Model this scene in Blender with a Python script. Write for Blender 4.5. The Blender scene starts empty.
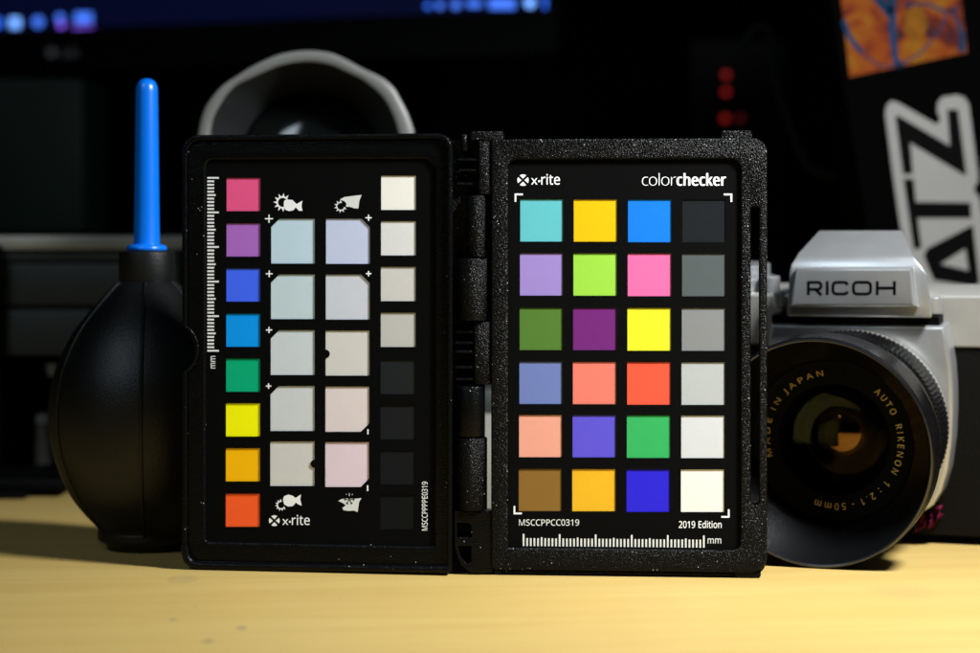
import bpy, bmesh, math, random
from mathutils import Vector, Matrix
from mathutils.geometry import tessellate_polygon
PI = math.pi
R = math.radians
S = 0.001                                   # everything below is written in millimetres
random.seed(7)
C = bpy.context.scene.collection

# ------------------------------------------------------------------ camera, world, lamps
F, CX, HY, H = 2335.0, 490.0, 240.0, 93.6   # focal length, image centre, horizon, camera height (mm)
scn = bpy.context.scene
cam = bpy.data.cameras.new('camera')
cam.sensor_width = 36; cam.lens = F * 36 / 980
cam.shift_y = -(326.5 - HY) / 980
cam.clip_start = 0.02; cam.clip_end = 20
cam.dof.use_dof = True; cam.dof.focus_distance = 0.650; cam.dof.aperture_fstop = 10.5
co = bpy.data.objects.new('camera', cam); C.objects.link(co)
co.location = (0, 0, H * S); co.rotation_euler = (PI / 2, 0, 0)
scn.camera = co
w = bpy.data.worlds.new('World'); scn.world = w; w.use_nodes = True
w.node_tree.nodes['Background'].inputs[0].default_value = (0.55, 0.8, 1.0, 1)
w.node_tree.nodes['Background'].inputs[1].default_value = 0.003

def area(name, loc, target, size, power, color, shape='DISK'):
    l = bpy.data.lights.new(name, 'AREA'); l.shape = shape; l.size = size * S
    l.energy = power; l.color = color
    o = bpy.data.objects.new(name, l); C.objects.link(o)
    o.location = Vector(loc) * S
    o.rotation_euler = (Vector(target) - Vector(loc)).to_track_quat('-Z', 'Y').to_euler()
    return o
dl = area('desk_lamp', (235, 500, 335), (40, 655, 0), 80, 2.3, (0.96, 0.985, 1.0)); dl.data.spread = R(125)
area('room_lamp', (-620, -150, 900), (-50, 700, 60), 420, 3.2, (0.74, 0.89, 1.0), 'SQUARE')
scn.view_settings.view_transform = 'Standard'; scn.view_settings.look = 'None'
scn.view_settings.exposure = 0; scn.view_settings.gamma = 1

# ------------------------------------------------------------------ materials
def lin(c):
    return tuple(((v / 255) / 12.92 if v <= 10.3 else ((v / 255 + 0.055) / 1.055) ** 2.4) for v in c)

def mat(name, col, rough=0.5, metal=0.0, bump=None, spec=0.5, emit=None, coat=0.0, vary=None, rvary=0.0):
    m = bpy.data.materials.new(name); m.use_nodes = True
    nt = m.node_tree; N = nt.nodes; L = nt.links
    b = N['Principled BSDF']
    b.inputs['Base Color'].default_value = (*col, 1)
    b.inputs['Roughness'].default_value = rough
    b.inputs['Metallic'].default_value = metal
    b.inputs['Specular IOR Level'].default_value = spec
    b.inputs['Coat Weight'].default_value = coat
    b.inputs['Coat Roughness'].default_value = 0.15
    tc = N.new('ShaderNodeTexCoord')
    if emit:
        b.inputs['Emission Color'].default_value = (*emit[0], 1)
        b.inputs['Emission Strength'].default_value = emit[1]
    if bump:
        n = N.new('ShaderNodeTexNoise'); n.inputs['Scale'].default_value = bump[0]
        n.inputs['Detail'].default_value = bump[2] if len(bump) > 2 else 3
        L.new(tc.outputs['Object'], n.inputs['Vector'])
        bp = N.new('ShaderNodeBump'); bp.inputs['Strength'].default_value = bump[1]
        bp.inputs['Distance'].default_value = 0.0002
        L.new(n.outputs['Fac'], bp.inputs['Height']); L.new(bp.outputs['Normal'], b.inputs['Normal'])
    if vary:
        n = N.new('ShaderNodeTexNoise'); n.inputs['Scale'].default_value = vary[0]; n.inputs['Detail'].default_value = 6
        L.new(tc.outputs['Object'], n.inputs['Vector'])
        r = N.new('ShaderNodeMapRange'); r.inputs['From Min'].default_value = 0.3; r.inputs['From Max'].default_value = 0.7
        r.inputs['To Min'].default_value = 1 - vary[1]; r.inputs['To Max'].default_value = 1 + vary[1]
        L.new(n.outputs['Fac'], r.inputs['Value'])
        h = N.new('ShaderNodeHueSaturation'); h.inputs['Color'].default_value = (*col, 1)
        L.new(r.outputs['Result'], h.inputs['Value']); L.new(h.outputs['Color'], b.inputs['Base Color'])
    if rvary:
        n = N.new('ShaderNodeTexNoise'); n.inputs['Scale'].default_value = 90; n.inputs['Detail'].default_value = 8
        L.new(tc.outputs['Object'], n.inputs['Vector'])
        r = N.new('ShaderNodeMapRange'); r.inputs['From Min'].default_value = 0.3; r.inputs['From Max'].default_value = 0.7
        r.inputs['To Min'].default_value = max(0.03, rough - rvary); r.inputs['To Max'].default_value = rough + rvary
        L.new(n.outputs['Fac'], r.inputs['Value']); L.new(r.outputs['Result'], b.inputs['Roughness'])
    return m

def grain_mat(name, col, rough, scale, strength, dust=0.0):
    """moulded black plastic with a pebbled grain and pale dust specks"""
    m = mat(name, col, rough, spec=0.13); nt = m.node_tree; N = nt.nodes; L = nt.links; b = N['Principled BSDF']
    tc = N.new('ShaderNodeTexCoord')
    v = N.new('ShaderNodeTexVoronoi'); v.inputs['Scale'].default_value = scale
    n = N.new('ShaderNodeTexNoise'); n.inputs['Scale'].default_value = scale * 0.8; n.inputs['Detail'].default_value = 2
    L.new(tc.outputs['Object'], v.inputs['Vector']); L.new(tc.outputs['Object'], n.inputs['Vector'])
    a = N.new('ShaderNodeMath'); a.operation = 'ADD'
    L.new(v.outputs['Distance'], a.inputs[0]); L.new(n.outputs['Fac'], a.inputs[1])
    bp = N.new('ShaderNodeBump'); bp.inputs['Strength'].default_value = strength; bp.inputs['Distance'].default_value = 0.00022
    L.new(a.outputs[0], bp.inputs['Height']); L.new(bp.outputs['Normal'], b.inputs['Normal'])
    if dust:
        d = N.new('ShaderNodeTexVoronoi'); d.inputs['Scale'].default_value = 900
        L.new(tc.outputs['Object'], d.inputs['Vector'])
        k = N.new('ShaderNodeTexNoise'); k.inputs['Scale'].default_value = 260; L.new(tc.outputs['Object'], k.inputs['Vector'])
        t = N.new('ShaderNodeMath'); t.operation = 'LESS_THAN'; t.inputs[1].default_value = 0.13
        L.new(d.outputs['Distance'], t.inputs[0])
        g = N.new('ShaderNodeMath'); g.operation = 'GREATER_THAN'; g.inputs[1].default_value = 1 - dust
        L.new(k.outputs['Fac'], g.inputs[0])
        mu = N.new('ShaderNodeMath'); mu.operation = 'MULTIPLY'
        L.new(t.outputs[0], mu.inputs[0]); L.new(g.outputs[0], mu.inputs[1])
        mx = N.new('ShaderNodeMix'); mx.data_type = 'RGBA'
        mx.inputs[6].default_value = (*col, 1); mx.inputs[7].default_value = (0.35, 0.36, 0.36, 1)
        L.new(mu.outputs[0], mx.inputs[0]); L.new(mx.outputs[2], b.inputs['Base Color'])
    return m

M = {}
M['grain'] = grain_mat('grained_black_plastic', (0.0010, 0.0011, 0.0012), 0.30, 3000, 0.85, 0.42)
M['gloss'] = grain_mat('smooth_black_plastic', (0.0016, 0.0018, 0.0020), 0.24, 2600, 0.4, 0.36)
M['card'] = mat('black_card', (0.0018, 0.0019, 0.0019), 0.65, bump=(5000, 0.25), spec=0.04)
M['print'] = mat('white_print', (0.80, 0.82, 0.82), 0.6)
M['print_soft'] = mat('pale_grey_print', (0.62, 0.64, 0.62), 0.6)
M['blackprint'] = mat('black_paint', (0.0015, 0.0015, 0.0017), 0.6, spec=0.03)
M['rubber'] = mat('black_rubber', (0.0022, 0.0026, 0.0028), 0.42, bump=(2200, 0.6), spec=0.4, vary=(60, 0.25))
M['blue'] = mat('blue_plastic', (0.0, 0.14, 0.68), 0.30, spec=0.5, vary=(40, 0.06))
M['silver'] = mat('satin_chrome', (0.44, 0.45, 0.46), 0.31, 0.75, bump=(2500, 0.18), vary=(70, 0.07), rvary=0.03)
M['silverpale'] = mat('silver_paint', (0.28, 0.275, 0.255), 0.42, 0.35, bump=(2500, 0.12), vary=(60, 0.06), rvary=0.03)
M['leather'] = mat('black_leatherette', (0.0022, 0.0022, 0.0022), 0.5, spec=0.11, bump=(900, 1.0))
M['lensblack'] = mat('black_anodised_metal', (0.002, 0.002, 0.0025), 0.28, spec=0.22, bump=(2500, 0.12), rvary=0.1)
M['lensinner'] = mat('matt_black_hood_lining', (0.0022, 0.0025, 0.003), 0.27, spec=0.4, bump=(4000, 0.4))
M['steel'] = mat('bare_steel_edge', (0.07, 0.072, 0.078), 0.22, 0.9)
M['gold'] = mat('gold_engraving_paint', (0.62, 0.42, 0.13), 0.5)
M['amberglass'] = mat('amber_coated_glass', (0.003, 0.002, 0.002), 0.03, spec=0.5)
M['dark'] = mat('dark_plastic', (0.0007, 0.0008, 0.0009), 0.5, bump=(800, 0.1), spec=0.06)
M['darkgrey'] = mat('charcoal_plastic', (0.034, 0.040, 0.040), 0.5, spec=0.3, bump=(800, 0.1), vary=(30, 0.15))
M['hoodrim'] = mat('pale_worn_hood_rim', (0.14, 0.143, 0.134), 0.42, bump=(900, 0.15), vary=(50, 0.08))
M['pale'] = mat('pale_grey_plastic', (0.28, 0.285, 0.26), 0.45, vary=(40, 0.05))

def tint_spec(m, col, lvl, ior=1.5):
    b = m.node_tree.nodes['Principled BSDF']
    b.inputs['Specular Tint'].default_value = (*col, 1); b.inputs['Specular IOR Level'].default_value = lvl
    b.inputs['IOR'].default_value = ior

# ------------------------------------------------------------------ object helpers
def tag(o, label=None, cat=None, group=None, kind=None):
    if label: o['label'] = label
    if cat: o['category'] = cat
    if group: o['group'] = group
    if kind: o['kind'] = kind
    return o

def thing(name, loc, label, cat, group=None):
    o = bpy.data.objects.new(name, None); C.objects.link(o); o.location = Vector(loc) * S
    o.empty_display_size = 0.01
    o['_o'] = [float(v) for v in loc]
    return tag(o, label, cat, group)

def origin_of(p):
    while p is not None and p.parent is not None: p = p.parent
    return Vector(p['_o']) if p is not None and '_o' in p else Vector((0, 0, 0))

def obj(name, vf, m, parent=None, smooth=None, bevel=0, label=None, seg=2):
    """vf = (verts in world millimetres, faces); linked as one mesh object relative to its thing"""
    vs, fs = vf
    org = origin_of(parent) if parent is not None else None
    if org is None:
        xs = [v[0] for v in vs]; ys = [v[1] for v in vs]; zs = [v[2] for v in vs]
        org = Vector(((min(xs) + max(xs)) / 2, (min(ys) + max(ys)) / 2, min(zs)))
    me = bpy.data.meshes.new(name)
    me.from_pydata([tuple((Vector(v) - org) * S) for v in vs], [], fs)
    me.materials.append(m); me.update()
    bm = bmesh.new(); bm.from_mesh(me)
    bmesh.ops.remove_doubles(bm, verts=bm.verts, dist=1e-7)
    bmesh.ops.recalc_face_normals(bm, faces=bm.faces)
    if bevel:
        es = [e for e in bm.edges if len(e.link_faces) == 2 and e.calc_face_angle(0) > R(25)]
        bmesh.ops.bevel(bm, geom=es, offset=bevel * S, segments=seg, profile=0.5, affect='EDGES', clamp_overlap=True)
    bm.to_mesh(me); bm.free()
    if smooth is None: smooth = 35
    if smooth:
        me.shade_smooth(); me.set_sharp_from_angle(angle=R(smooth))
    o = bpy.data.objects.new(name, me); C.objects.link(o)
    if parent is not None: o.parent = parent
    else:
        o.location = org * S; o['_o'] = list(org)
    if label: o['label'] = label
    return o

def join(*vfs):
    V, Fc = [], []
    for vs, fs in vfs:
        k = len(V); V += [tuple(v) for v in vs]; Fc += [tuple(i + k for i in f) for f in fs]
    return V, Fc

def xf(vf, mtx):
    return [mtx @ Vector(v) for v in vf[0]], vf[1]

def box(x0, x1, y0, y1, z0, z1):
    v = [(x, y, z) for x in (x0, x1) for y in (y0, y1) for z in (z0, z1)]
    return v, [(0, 1, 3, 2), (4, 6, 7, 5), (0, 4, 5, 1), (2, 3, 7, 6), (0, 2, 6, 4), (1, 5, 7, 3)]

def lathe(prof, seg=64, axis='Z', closed=False):
    """prof = [(r, a)] spun round the axis; 'Z': a is z, 'Y': a is y"""
    V, Fc = [], []
    for r, a in prof:
        for i in range(seg):
            t = 2 * PI * i / seg
            if axis == 'Z': V.append((r * math.cos(t), r * math.sin(t), a))
            else: V.append((r * math.cos(t), a, r * math.sin(t)))
    n = len(prof)
    for j in range(n - 1 + (1 if closed else 0)):
        j2 = (j + 1) % n
        for i in range(seg):
            i2 = (i + 1) % seg
            Fc.append((j * seg + i, j * seg + i2, j2 * seg + i2, j2 * seg + i))
    return V, Fc

def tube(path, r, seg=10):
    V, Fc = [], []
    P = [Vector(p) for p in path]
    for k, p in enumerate(P):
        d = (P[min(k + 1, len(P) - 1)] - P[max(k - 1, 0)]).normalized()
        a = d.cross(Vector((0.13, 1, 0.21))).normalized(); b = d.cross(a)
        rr_ = r[k] if isinstance(r, (list, tuple)) else r
        for i in range(seg):
            t = 2 * PI * i / seg
            V.append(p + (a * math.cos(t) + b * math.sin(t)) * rr_)
    for k in range(len(P) - 1):
        for i in range(seg):
            i2 = (i + 1) % seg
            Fc.append((k * seg + i, k * seg + i2, (k + 1) * seg + i2, (k + 1) * seg + i))
    Fc.append(tuple(range(seg))); Fc.append(tuple(reversed(range((len(P) - 1) * seg, len(P) * seg))))
    return V, Fc

def rr(x0, x1, y0, y1, r=0, n=7):
    """rounded rectangle loop; r = one radius or (x0y0, x1y0, x1y1, x0y1)"""
    if not isinstance(r, (list, tuple)): r = (r,) * 4
    out = []
    for (cx, cy, q, a0) in ((x0, y0, r[0], 180), (x1, y0, r[1], 270), (x1, y1, r[2], 0), (x0, y1, r[3], 90)):
        if q <= 0: out.append((cx, cy)); continue
        ox = cx + q if cx == x0 else cx - q; oy = cy + q if cy == y0 else cy - q
        for i in range(n + 1):
            a = R(a0 + 90 * i / n); out.append((ox + q * math.cos(a), oy + q * math.sin(a)))
    return out

def slab(loops, w0, w1, bevel=0.0, res=3):
    """filled 2-D loops (u, v), holes allowed, between depths w0 (front) and w1 (back) -> local (u, w, v)"""
    cu = bpy.data.curves.new('outline', 'CURVE'); cu.dimensions = '2D'; cu.fill_mode = 'BOTH'
    for lp in loops:
        sp = cu.splines.new('POLY'); sp.points.add(len(lp) - 1); sp.use_cyclic_u = True
        for p, q in zip(sp.points, lp): p.co = (q[0], q[1], 0, 1)
    cu.extrude = (w1 - w0) / 2 - bevel
    if bevel: cu.bevel_depth = bevel; cu.bevel_resolution = res; cu.offset = -bevel
    o = bpy.data.objects.new('outline', cu); C.objects.link(o)
    dg = bpy.context.evaluated_depsgraph_get(); me = bpy.data.meshes.new_from_object(o.evaluated_get(dg))
    mid = (w0 + w1) / 2
    vf = ([(v.co.x, mid - v.co.z, v.co.y) for v in me.vertices], [tuple(p.vertices) for p in me.polygons])
    bpy.data.objects.remove(o); bpy.data.curves.remove(cu); bpy.data.meshes.remove(me)
    return vf

def flat(loops, w=0.0):
    V, Fc = [], []
    for lp in loops:
        k = len(V); V += [(p[0], w, p[1]) for p in lp]
        for t in tessellate_polygon([[Vector((p[0], p[1], 0)) for p in lp]]): Fc.append(tuple(i + k for i in t))
    return V, Fc

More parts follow.
